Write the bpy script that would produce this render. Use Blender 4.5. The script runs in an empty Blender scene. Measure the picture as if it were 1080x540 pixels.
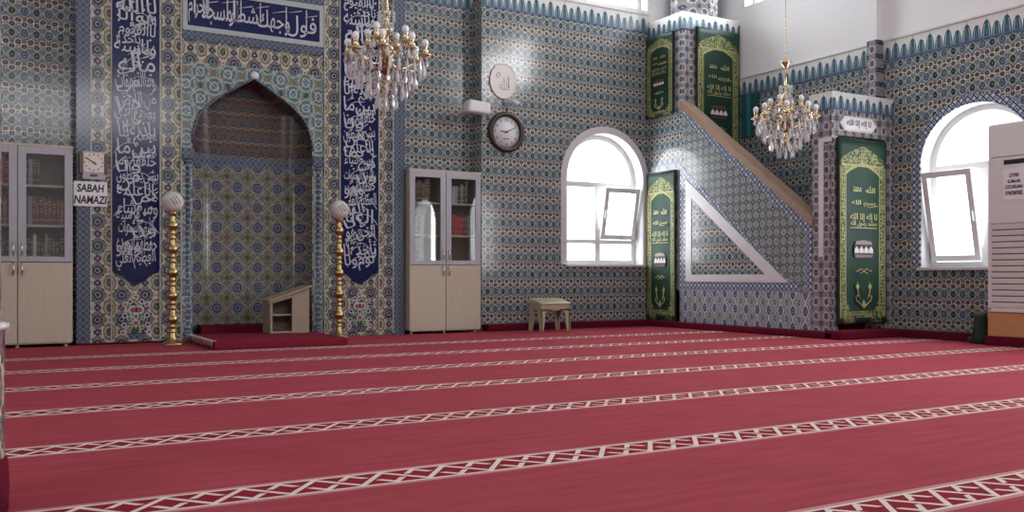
import bpy, bmesh, math, random
from mathutils import Vector, Matrix
random.seed(7)
sc = bpy.context.scene
COL = sc.collection
PI = math.pi
R = math.radians

# ------------------------------------------------------------------ camera, world, lights, exposure
cam = bpy.data.objects.new('camera', bpy.data.cameras.new('camera'))
COL.objects.link(cam)
cam.location = (0, 0, 0.72)
cam.rotation_euler = (R(90), 0, R(-30))
cam.data.lens = 32.0
cam.data.sensor_width = 36.0
cam.data.shift_y = 0.0199
cam.data.clip_start = 0.05
sc.camera = cam
sc.view_settings.view_transform = 'Standard'
sc.view_settings.look = 'None'
sc.view_settings.gamma = 1.0
sc.view_settings.use_curve_mapping = False
sc.view_settings.exposure = 0.28
sc.cycles.use_denoising = True
sc.cycles.max_bounces = 7
sc.cycles.diffuse_bounces = 4
sc.cycles.glossy_bounces = 3
sc.cycles.transmission_bounces = 5
sc.cycles.transparent_max_bounces = 12
sc.cycles.caustics_reflective = False
sc.cycles.caustics_refractive = False
sc.cycles.sample_clamp_indirect = 6.0

w = bpy.data.worlds.new('daylight'); sc.world = w; w.use_nodes = True
w.node_tree.nodes['Background'].inputs[0].default_value = (0.93, 0.97, 1.0, 1)
w.node_tree.nodes['Background'].inputs[1].default_value = 2.2

def opening_light(name, loc, rot, sx, sz, power):
    d = bpy.data.lights.new(name, 'AREA'); d.shape = 'RECTANGLE'; d.size = sx; d.size_y = sz
    d.energy = power; d.color = (0.97, 0.985, 1.0)
    o = bpy.data.objects.new(name, d); COL.objects.link(o)
    o.location = loc; o.rotation_euler = rot
    return o
XW = 9.5      # inner face of the right wall
YB = 10.6     # inner face of the back wall
YR = 10.86    # recessed part of the back wall
YM = 10.5     # face of the mihrab
# area lights outside the wall openings: daylight at windows, plus added fill
opening_light('window_daylight', (7.67, 11.1, 1.8), (R(-90), 0, 0), 1.3, 1.85, 60)
opening_light('window_daylight', (10.0, 6.19, 1.8), (R(90), 0, R(90)), 1.3, 1.85, 45)
opening_light('window_daylight', (10.0, 3.1, 1.8), (R(90), 0, R(90)), 1.3, 1.85, 125)
opening_light('window_daylight', (10.0, -0.1, 1.8), (R(90), 0, R(90)), 1.3, 1.85, 80)
opening_light('window_daylight', (7.2, 11.1, 5.2), (R(-90), 0, 0), 2.4, 1.1, 110)
opening_light('window_daylight', (10.0, 9.0, 5.2), (R(90), 0, R(90)), 1.5, 1.1, 110)
opening_light('window_daylight', (10.0, 4.0, 5.2), (R(90), 0, R(90)), 3.0, 1.1, 190)  # unseen upper window, added to brighten the room
opening_light('window_daylight', (-4.9, 5.0, 1.8), (R(90), 0, R(-90)), 1.3, 1.85, 25)  # unseen left-wall window, added as fill
opening_light('window_daylight', (-4.9, 0.6, 4.6), (R(90), 0, R(-90)), 3.0, 1.6, 70)  # second unseen left-wall opening, also added fill light
opening_light('window_daylight', (2.2, -4.4, 4.95), (R(90), 0, 0), 4.0, 1.3, 85)

# ------------------------------------------------------------------ tiny expression compiler for shader maths
class S:
    def __init__(s, nt): s.nt = nt; s.n = 0
    def node(s, t):
        n = s.nt.nodes.new(t); n.location = (-200 - 20 * s.n, 0); s.n += 1; return n
    def m(s, op, *a):
        n = s.node('ShaderNodeMath'); n.operation = op
        for i, x in enumerate(a):
            if isinstance(x, V): s.nt.links.new(x.k, n.inputs[i])
            else: n.inputs[i].default_value = float(x)
        return V(s, n.outputs[0])
    def mix(s, f, a, b):
        n = s.node('ShaderNodeMix'); n.data_type = 'RGBA'
        for i, x in ((0, f), (6, a), (7, b)):
            if isinstance(x, V): s.nt.links.new(x.k, n.inputs[i])
            elif i == 0: n.inputs[0].default_value = x
            else: n.inputs[i].default_value = (x[0], x[1], x[2], 1)
        return V(s, n.outputs[2])
    def noise(s, vec, scale, detail=2):
        n = s.node('ShaderNodeTexNoise'); n.inputs['Scale'].default_value = scale; n.inputs['Detail'].default_value = detail
        s.nt.links.new(vec, n.inputs['Vector']); return V(s, n.outputs['Fac'])
class V:
    def __init__(s, g, k): s.g = g; s.k = k
    def __add__(s, o): return s.g.m('ADD', s, o)
    __radd__ = __add__
    def __sub__(s, o): return s.g.m('SUBTRACT', s, o)
    def __rsub__(s, o): return s.g.m('SUBTRACT', o, s)
    def __mul__(s, o): return s.g.m('MULTIPLY', s, o)
    __rmul__ = __mul__
    def __truediv__(s, o): return s.g.m('DIVIDE', s, o)
    def __lt__(s, o): return s.g.m('LESS_THAN', s, o)
    def __gt__(s, o): return s.g.m('GREATER_THAN', s, o)
    def abs(s): return s.g.m('ABSOLUTE', s)
    def fr(s): return s.g.m('FRACT', s)
    def sin(s): return s.g.m('SINE', s)
    def sqrt(s): return s.g.m('SQRT', s)
    def mx(s, o): return s.g.m('MAXIMUM', s, o)
    def mn(s, o): return s.g.m('MINIMUM', s, o)
    def pw(s, o): return s.g.m('POWER', s, o)
def ell(x, y, cx, cy, rx, ry):
    a = (x - cx) * (1.0 / rx); b = (y - cy) * (1.0 / ry)
    return (a * a + b * b).sqrt()
def cell(x, p, off=0.0): return (x * (1.0 / p) + off).fr()
def ring(d, r, t): return (d - r).abs() < t

def material(name, color=(.5, .5, .5), rough=.5, metal=0., fn=None, axis='xz', spec=.5, coat=0., trans=0., ior=1.5, coords='Object', noise=None, sheen=0., speck=False):
    m = bpy.data.materials.new(name); m.use_nodes = True
    nt = m.node_tree; b = nt.nodes['Principled BSDF']
    b.inputs['Base Color'].default_value = (*color, 1)
    b.inputs['Roughness'].default_value = rough; b.inputs['Metallic'].default_value = metal
    b.inputs['Specular IOR Level'].default_value = spec; b.inputs['IOR'].default_value = ior
    b.inputs['Coat Weight'].default_value = coat; b.inputs['Coat Roughness'].default_value = .06
    b.inputs['Transmission Weight'].default_value = trans
    b.inputs['Sheen Weight'].default_value = sheen
    g = S(nt)
    tc = g.node('ShaderNodeTexCoord'); sp = g.node('ShaderNodeSeparateXYZ')
    nt.links.new(tc.outputs[coords], sp.inputs[0])
    ax = {'x': V(g, sp.outputs[0]), 'y': V(g, sp.outputs[1]), 'z': V(g, sp.outputs[2])}
    if fn:
        c = fn(g, ax[axis[0]], ax[axis[1]], tc.outputs[coords])
        if speck:
            k = g.mix(g.noise(tc.outputs['Object'], 48, 3), (.25, .27, .30), (1.65, 1.62, 1.58))
            q = g.node('ShaderNodeMix'); q.data_type = 'RGBA'; q.blend_type = 'MULTIPLY'; q.inputs[0].default_value = 1
            nt.links.new(c.k, q.inputs[6]); nt.links.new(k.k, q.inputs[7]); c = V(g, q.outputs[2])
        nt.links.new(c.k, b.inputs['Base Color'])
    else:
        sc_, am = noise if noise else (9.0, .12)      # a little natural variation
        n = g.noise(tc.outputs['Object'], sc_, 3)
        lo = tuple(max(0, x * (1 - am)) for x in color); hi = tuple(min(1, x * (1 + am)) for x in color)
        nt.links.new(g.mix(n, lo, hi).k, b.inputs['Base Color'])
    return m

# ------------------------------------------------------------------ tile patterns
CREAM = (.66, .63, .53)
def warp(g, u, v, vec, sc_, am):
    n = g.node('ShaderNodeTexNoise'); n.inputs['Scale'].default_value = sc_; n.inputs['Detail'].default_value = 1
    g.nt.links.new(vec, n.inputs['Vector'])
    p = g.node('ShaderNodeSeparateColor'); g.nt.links.new(n.outputs['Color'], p.inputs[0])
    return u + (V(g, p.outputs[0]) - .5) * am, v + (V(g, p.outputs[1]) - .5) * am
def wall_tile(g, u, v, vec):
    C = .23
    u, v = warp(g, u, v, vec, 22, .022)
    s = (cell(u, C) - .5).abs(); b = cell(v, C)
    nz = g.noise(vec, 75, 2)
    c = g.mix(nz, (.03, .05, .065), (.31, .36, .37))
    x_ = ((s - .25).abs() - (b - .25).abs()).abs() < .030
    c = g.mix(x_ * (b < .5), c, (.36, .40, .40))
    d = ell(s, b, 0, .25, .17, .21)
    c = g.mix(d < 1.15, c, (.34, .41, .46)); c = g.mix(d < .9, c, (.035, .06, .115)); c = g.mix(ring(d, .42, .10), c, (.24, .31, .36))
    d = ell(s, b, .5, .25, .13, .17)
    c = g.mix(d < 1.2, c, (.30, .34, .31)); c = g.mix(d < .95, c, (.02, .04, .038)); c = g.mix(d < .3, c, (.16, .24, .17))
    for cx, cy in ((.25, .84), (0, .64), (.5, .64)):
        d = ell(s, b, cx, cy, 1, .9)
        c = g.mix(d < .165, c, (.66, .64, .56)); c = g.mix(d < .125, c, (.065, .075, .085)); c = g.mix(d < .060, c, (.055, .04, .04)); c = g.mix(d < .025, c, (.4, .36, .3))
    c = g.mix(ell(s, b, .47, .86, .06, .05) < 1, c, (.22, .10, .075)); c = g.mix(ell(s, b, .03, .86, .05, .045) < 1, c, (.22, .10, .075))
    c = g.mix(ell(s, b, .25, .60, .045, .05) < 1, c, (.50, .50, .44))
    joint = ((cell(v, C) - .988) > 0).mx((cell(u, C, .5) - .988) > 0)
    return g.mix(joint * .35, c, (.4, .42, .42))
def border_tile(g, u, v, vec, P=.26, W=.235):
    u, v = warp(g, u, v, vec, 20, .030)
    a = (cell(u, W) - .5).abs(); b = (cell(v, P) - .5).abs()
    nz = g.noise(vec, 70, 3)
    c = g.mix(nz, (.035, .045, .055), (.33, .32, .28))
    c = g.mix((a + b - .5).abs() < .05, c, (.46, .44, .37))
    d = ell(a, b, 0, 0, .32, .40)
    c = g.mix(ring(d, .95, .08), c, (.56, .52, .42)); c = g.mix(ring(d, .55, .09), c, (.42, .38, .22)); c = g.mix(d < .36, c, (.05, .09, .08)); c = g.mix(d < .15, c, (.36, .17, .10))
    d = ell(a, b, .5, .5, .20, .19); c = g.mix(d < 1, c, (.028, .038, .075)); c = g.mix(ring(d, .5, .14), c, (.22, .27, .32))
    d = ell(a, b, .5, 0, .13, .13); c = g.mix(d < 1, c, (.03, .05, .10)); c = g.mix(d < .4, c, (.42, .24, .17))
    d = ell(a, b, 0, .5, .09, .09); c = g.mix(d < 1, c, (.55, .46, .36)); c = g.mix(d < .4, c, (.30, .07, .05))
    d = ell(a, b, .27, .30, .07, .06); c = g.mix(d < 1, c, (.09, .13, .08))
    return c
def mihrab_tile(g, u, v, vec):
    P = .30
    u, v = warp(g, u, v, vec, 16, .040)
    a = (cell(u, P) - .5).abs(); b = (cell(v, P) - .5).abs()
    nz = g.noise(vec, 60, 3)
    c = g.mix(nz, (.04, .08, .10), (.32, .38, .37))
    for cx, cy in ((0, 0), (.5, .5)):
        d = ell(a, b, cx, cy, .31, .34)
        c = g.mix(ring(d, 1.0, .055), c, (.46, .46, .33)); c = g.mix(ring(d, .70, .10), c, (.07, .17, .22)); c = g.mix(ring(d, .46, .06), c, (.40, .50, .50)); c = g.mix(d < .26, c, (.03, .07, .13))
    d = ell(a, b, 0, .5, .08, .11); c = g.mix(d < 1, c, (.22, .17, .10))
    d = ell(a, b, .5, 0, .08, .11); c = g.mix(d < 1, c, (.04, .09, .13))
    c = g.mix((a - b).abs() < .02, c, (.42, .46, .42))
    return c
def niche_tile(g, u, v, vec):
    P = .235
    u, v = warp(g, u, v, vec, 18, .026)
    a = (cell(u, P) - .5).abs(); b = (cell(v, P) - .5).abs()
    nz = g.noise(vec, 60, 2)
    c = g.mix(nz, (.04, .05, .06), (.26, .26, .22))
    c = g.mix((a - b).abs() < .03, c, (.30, .27, .20))
    og = (a - .25 - (b * (2 * PI)).sin() * .0 - (.25 - b) * .9).abs() < .035
    c = g.mix(og, c, (.30, .27, .20))
    d = ell(a, b, 0, 0, .23, .25); c = g.mix(d < 1.2, c, (.24, .25, .25)); c = g.mix(d < 1.0, c, (.035, .055, .13)); c = g.mix(ring(d, .55, .12), c, (.16, .20, .26)); c = g.mix(d < .2, c, (.22, .12, .08))
    d = ell(a, b, .5, .5, .14, .16); c = g.mix(d < 1.0, c, (.15, .11, .06)); c = g.mix(d < .5, c, (.05, .08, .05))
    return c
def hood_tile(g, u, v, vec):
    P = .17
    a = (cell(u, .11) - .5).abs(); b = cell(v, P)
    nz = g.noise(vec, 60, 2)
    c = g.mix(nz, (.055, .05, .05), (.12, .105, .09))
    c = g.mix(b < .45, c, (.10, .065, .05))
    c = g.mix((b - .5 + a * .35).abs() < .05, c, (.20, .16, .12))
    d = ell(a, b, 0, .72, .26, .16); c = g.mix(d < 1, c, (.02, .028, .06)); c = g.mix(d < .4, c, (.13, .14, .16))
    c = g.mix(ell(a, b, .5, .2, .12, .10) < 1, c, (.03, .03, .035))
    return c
def geo_tile(g, u, v, vec):
    a = (cell(u, .066) - .5).abs(); b = (cell(v, .066) - .5).abs()
    c = g.mix(g.noise(vec, 60, 1), (.03, .04, .085), (.085, .11, .16))
    c = g.mix((a + b - .5).abs() < .08, c, (.20, .24, .29)); c = g.mix(a.mx(b) < .09, c, (.22, .26, .32))
    return c
def bold_geo(g, u, v, vec):
    a = (cell(u, .075) - .5).abs(); b = (cell(v, .075) - .5).abs()
    c = g.mix((a + b - .5).abs() < .15, (.56, .60, .64), (.05, .09, .19))
    return g.mix(a.mx(b) < .13, c, (.05, .08, .16))
def palmette_tile(g, u, v, vec):
    u, v = warp(g, u, v, vec, 25, .012)
    a = (cell(u, .195) - .5).abs(); b = (cell(v, .20) - .5).abs()
    c = g.mix(g.noise(vec, 80, 2), (.16, .19, .25), (.55, .56, .56))
    c = g.mix(((a + b * .6) - .30).abs() < .04, c, (.60, .61, .60)); c = g.mix(((a + b * .6) - .37).abs() < .025, c, (.12, .14, .24))
    d = ell(a, b, 0, 0, .17, .26); c = g.mix(d < 1, c, (.035, .055, .19)); c = g.mix(ring(d, .5, .13), c, (.28, .34, .46))
    d = ell(a, b, .5, .5, .12, .17); c = g.mix(d < 1, c, (.12, .17, .15)); c = g.mix(d < .45, c, (.36, .37, .30))
    return c
def fine_tile(g, u, v, vec):
    u, v = warp(g, u, v, vec, 25, .012)
    a = (cell(u, .115) - .5).abs(); b = (cell(v, .115) - .5).abs()
    c = g.mix(g.noise(vec, 90, 2), (.07, .09, .11), (.34, .37, .36))
    c = g.mix(ell(a, b, 0, 0, .27, .27) < 1, c, (.05, .075, .11)); c = g.mix(ell(a, b, 0, 0, .10, .10) < 1, c, (.40, .43, .43))
    c = g.mix(ring(ell(a, b, .5, .5, 1, 1), .27, .035), c, (.50, .52, .48))
    c = g.mix((a - b).abs() < .04, c, (.36, .39, .37))
    return c
def post_tile(g, u, v, vec):
    u, v = warp(g, u, v, vec, 22, .016)
    a = (cell(u, .15) - .5).abs(); b = (cell(v, .17) - .5).abs()
    c = g.mix(g.noise(vec, 80, 2), (.08, .08, .12), (.44, .42, .42))
    d = ell(a, b, 0, 0, .28, .30); c = g.mix(ring(d, 1, .13), c, (.56, .54, .48)); c = g.mix(d < .6, c, (.06, .06, .15)); c = g.mix(d < .22, c, (.38, .16, .12))
    d = ell(a, b, .5, .5, .18, .18); c = g.mix(d < 1, c, (.05, .05, .10)); c = g.mix(d < .4, c, (.2, .25, .2))
    return c
def frieze_fn(z0, h):
    def f(g, u, v, vec):
        k = cell(u, .23); t = (v - z0) * (1.0 / h)
        c = g.mix(g.noise(vec, 30, 1), (.62, .65, .62), (.74, .75, .70))
        for cx, hh, ww in ((.25, .82, .25), (.75, .68, .235)):
            s = (k - cx).abs()
            q = s * (1.0 / ww); tt = (t * (1.0 / hh)).mn(1.0)
            edge = (1.0 - tt * tt).mx(0.0).pw(.5)
            c = g.mix((q < edge) * (t < hh), c, (.045, .10, .17))
            c = g.mix(((q - edge * .62).abs() < .10) * (t < hh * .8), c, (.30, .42, .46))
            c = g.mix(ell(s, t, 0, .30, .07, .16) < 1, c, (.07, .15, .14))
        c = g.mix((k - .25).abs() < .012, c, g.mix(t < .95, c, (.15, .22, .28))) if False else c
        c = g.mix(ell(k, t, .25, .88, .016, .08) < 1, c, (.12, .20, .28))
        c = g.mix(t < .09, c, (.10, .15, .26))
        return c
    return f
def panel_blue(g, u, v, vec):
    c = g.mix(g.noise(vec, 4, 3), (.004, .008, .052), (.008, .015, .085))
    a = (cell(u, .22) - .5).abs(); b = cell(v, .22)
    return g.mix(((b > .988).mx(a > .495)), c, (.025, .04, .17))
M = {}
for ax in ('xz', 'yz'):
    for n, f in (('wall', wall_tile), ('border', border_tile), ('mihrab', mihrab_tile), ('niche', niche_tile), ('hood', hood_tile), ('geo', geo_tile), ('bold', bold_geo),
                 ('palmette', palmette_tile), ('fine', fine_tile), ('post', post_tile), ('blue', panel_blue)):
        M[n + ax] = material('glazed_%s_tile' % n, fn=f, axis=ax, rough=.13 if n != 'hood' else .3, spec=.32, speck=n not in ('blue', 'geo'))
M['blueplain'] = M['bluexz']
for k, z0, h in (('fb', 4.29, .26), ('fr', 3.33, .25), ('fp', 2.65, .20), ('ft', 4.19, .22)):
    for ax in ('xz', 'yz'): M[k + ax] = material('crested_frieze_tile', fn=frieze_fn(z0, h), axis=ax, rough=.2, spec=.32)

def carpet_fn(g, x, y, vec):
    n1 = g.noise(vec, 2.2, 4); n2 = g.noise(vec, 160, 2)
    mp = g.node('ShaderNodeMapping'); mp.inputs['Scale'].default_value = (1.2, 9, 1); g.nt.links.new(vec, mp.inputs[0])
    n3 = g.noise(mp.outputs[0], 2.0, 4)
    base = g.mix(n2, (.24, .034, .050), (.47, .085, .108))
    c = g.mix(n1 * .5, base, (.23, .032, .046)); c = g.mix((n3 - .35) * .9, c, (.46, .10, .12))
    t = cell(y - 1.87, 1.18, .5) * 1.18 - .59       # distance from the middle of the nearest row band
    at = t.abs()
    inb = (at < .125) * (y < 9.2)
    d = g.mix(n2, (.19, .012, .022), (.30, .028, .042))
    white = g.mix(n2, (.62, .50, .47), (.80, .70, .66)); pink = g.mix(n2, (.42, .17, .18), (.60, .33, .33))
    P = .25; A = .078
    def tri(ph): return ((cell(x, P, ph) - .5).abs() * 4.0 - 1.0) * A
    l1 = (t - tri(0)).abs() < .0165
    l2 = ((t - tri(.5)).abs() < .0165) * (at > .020)
    rail = ((at - .092).abs() < .008)
    outer = ((at - .112).abs() < .010)
    c2 = g.mix(outer, d, pink); c2 = g.mix(rail.mx(l1).mx(l2), c2, white)
    return g.mix(inb, c, c2)
M['carpet'] = material('red_prayer_carpet', fn=carpet_fn, axis='xy', rough=1.0, spec=.03)
M['darkcarpet'] = material('dark_red_carpet_edge', (.115, .008, .022), .95, spec=.1, noise=(60, .3))
M['mat'] = material('burgundy_carpet', (.20, .016, .036), .95, spec=.1, noise=(80, .25))
M['plaster'] = material('white_plaster', (.78, .79, .79), .8, noise=(1.5, .03))
M['white'] = material('white_pvc', (.72, .72, .73), .35, noise=(3, .02))
M['marble'] = material('white_marble', (.66, .64, .66), .3, noise=(7, .10))
M['reveal'] = material('grey_white_reveal', (.58, .58, .58), .7, noise=(3, .03))
M['brass'] = material('polished_brass', (.50, .37, .17), .30, 1.0, noise=(20, .12))
M['gold'] = material('gilded_metal', (.66, .54, .33), .25, 1.0, noise=(20, .1))
def woodfn(a, b, sc1=(2, 2, 22)):
    def f(g, x, y, vec):
        mp = g.node('ShaderNodeMapping'); mp.inputs['Scale'].default_value = sc1; g.nt.links.new(vec, mp.inputs[0])
        return g.mix(g.noise(mp.outputs[0], 3.0, 5), a, b)
    return f
M['beech'] = material('pale_beech_laminate', fn=woodfn((.44, .375, .285), (.56, .49, .385), (14, 14, 1.2)), rough=.45)
M['rail'] = material('varnished_rail_wood', fn=woodfn((.25, .155, .10), (.38, .25, .17), (3, 3, 9)), rough=.4)
M['oldwood'] = material('weathered_plank_wood', fn=woodfn((.22, .17, .12), (.40, .32, .24), (1.5, 1.5, 26)), rough=.6)
M['orange'] = material('orange_wood_veneer', fn=woodfn((.50, .24, .10), (.60, .31, .15), (2, 2, 14)), rough=.4)
M['lilac'] = material('grey_lilac_door_frame', (.38, .385, .42), .4, noise=(5, .05))
M['edge'] = material('grey_edging', (.38, .42, .42), .4)
M['chrome'] = material('brushed_steel', (.62, .62, .62), .25, 1.0)
M['dark'] = material('black_plastic', (.02, .02, .022), .35)
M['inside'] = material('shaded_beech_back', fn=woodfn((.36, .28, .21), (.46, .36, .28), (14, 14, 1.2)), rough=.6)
M['script'] = material('silvery_white_script', (.50, .52, .57), .35, noise=(30, .12))
M['olive'] = material('olive_beige_plastic', (.46, .40, .26), .38, noise=(6, .06))
M['acwhite'] = material('ivory_painted_metal', (.72, .72, .70), .4, noise=(3, .03))
M['acgap'] = material('dark_grille_gap', (.08, .08, .08), .6)
M['paper'] = material('white_paper', (.80, .80, .82), .7, noise=(5, .03))
M['ink'] = material('black_ink', (.02, .02, .025), .6)
M['clockwood'] = material('dark_brown_rim', (.045, .022, .018), .3)
M['redwood'] = material('reddish_brown_wood', (.13, .045, .035), .35)
M['dial'] = material('white_clock_dial', (.74, .76, .78), .5, noise=(5, .03))
M['cream'] = material('cream_enamel', (.70, .66, .60), .35, noise=(5, .05))
M['egg'] = material('painted_opal_globe', (.62, .60, .57), .25, noise=(25, .25))
M['red'] = material('red_glaze', (.26, .075, .045), .3)
M['greenleaf'] = material('green_glaze', (.08, .17, .09), .3)
M['redpaint'] = material('red_brown_glass', (.28, .05, .02), .15)
M['bulb'] = material('frosted_white_bulb', (.88, .88, .88), .25, noise=(5, .02))
M['teal'] = material('dark_teal_cloth', (.008, .07, .085), .8)
M['tealhighlight'] = material('teal_highlight_stripe', (.02, .17, .17), .8)
M['bag'] = material('dark_green_cloth', (.018, .035, .025), .8, noise=(30, .6))
M['baggold'] = material('dull_gold_trim', (.10, .09, .03), .6)
M['fringe'] = material('pale_fringe_yarn', (.45, .38, .33), .9)
def crystal():
    m = bpy.data.materials.new('cut_crystal'); m.use_nodes = True; nt = m.node_tree; b = nt.nodes['Principled BSDF']
    b.inputs['Base Color'].default_value = (.93, .95, .97, 1); b.inputs['Roughness'].default_value = .08
    b.inputs['Transmission Weight'].default_value = .30; b.inputs['IOR'].default_value = 1.6
    b.inputs['Specular IOR Level'].default_value = .9
    n = nt.nodes.new('ShaderNodeTexNoise'); n.inputs['Scale'].default_value = 40
    mx = nt.nodes.new('ShaderNodeMix'); mx.data_type = 'RGBA'; mx.inputs[6].default_value = (.70, .74, .78, 1); mx.inputs[7].default_value = (1, 1, 1, 1)
    nt.links.new(n.outputs[0], mx.inputs[0]); nt.links.new(mx.outputs[2], b.inputs['Base Color'])
    return m
M['crystal'] = crystal()
def pane(name, tint, gl):
    m = bpy.data.materials.new(name); m.use_nodes = True; nt = m.node_tree; nt.nodes.remove(nt.nodes['Principled BSDF'])
    t = nt.nodes.new('ShaderNodeBsdfTransparent'); t.inputs[0].default_value = (*tint, 1)
    g = nt.nodes.new('ShaderNodeBsdfGlossy'); g.inputs['Roughness'].default_value = .02; g.inputs[0].default_value = (1, 1, 1, 1)
    mx = nt.nodes.new('ShaderNodeMixShader'); mx.inputs[0].default_value = gl
    nt.links.new(t.outputs[0], mx.inputs[1]); nt.links.new(g.outputs[0], mx.inputs[2])
    nt.links.new(mx.outputs[0], nt.nodes['Material Output'].inputs[0]); return m
M['glass'] = pane('clear_window_glass', (.98, .99, 1), .05)
M['cabglass'] = pane('bookcase_glass', (.86, .88, .90), .045)

def banner_fn(g, x, z, vec):
    """green velvet with a dense gold arch, border and corner sprays (generated coordinates 0..1)"""
    green = g.mix(g.noise(vec, 3, 3), (.010, .038, .026), (.016, .060, .040))
    s = (x - .5).abs()
    mp = g.node('ShaderNodeMapping'); mp.inputs['Scale'].default_value = (1, 1, 2.6); g.nt.links.new(vec, mp.inputs[0])
    vz = z * 2.6
    f1 = ((x * 70).sin() * (vz * 62).sin()).abs(); f2 = g.noise(mp.outputs[0], 24, 3)
    sprig = ((f2 - .5).abs() < .040).mx((f1 * .5 + f2) > .86)
    border = ring(s, .415, .045) * (z > .035) * (z < .86)
    line = (ring(s, .47, .010).mx(ring(s, .355, .008))) * (z > .03) * (z < .86)
    botb = ((z - .05).abs() < .018) * (s < .45)
    corner = ((s * 1.0 + z * -1.6) > .14) * (z < .2) * (s < .40)
    # arch in the head: gold spandrel between an outer crest and an inner cusped opening
    outer = ((1.0 - s * 2.0).mx(0).pw(.6)) * .105 + .865
    inner = ((1.0 - s * 2.6).mx(0).pw(.5)) * .085 + .79
    span = (z < outer) * (z > inner) * (s < .46) * (z > .79)
    bar = ((z - .862).abs() < .006) * (s < .44)
    iline = ((z - inner).abs() < .008) * (s < .36)
    gold = (border.mx(corner).mx(span)) * sprig
    gold = gold.mx(line).mx(bar).mx(iline).mx(botb * sprig)
    gc = g.mix(g.noise(vec, 40, 1), (.26, .27, .075), (.52, .52, .24))
    return g.mix(gold, green, gc)
M['banner'] = material('green_velvet_with_gold_embroidery', fn=banner_fn, axis='xz', coords='Generated', rough=.6, spec=.3)
M['bannerback'] = material('dark_green_velvet', (.010, .04, .022), .8)
M['thread'] = material('gold_thread', (.46, .46, .18), .5, noise=(60, .25))

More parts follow.
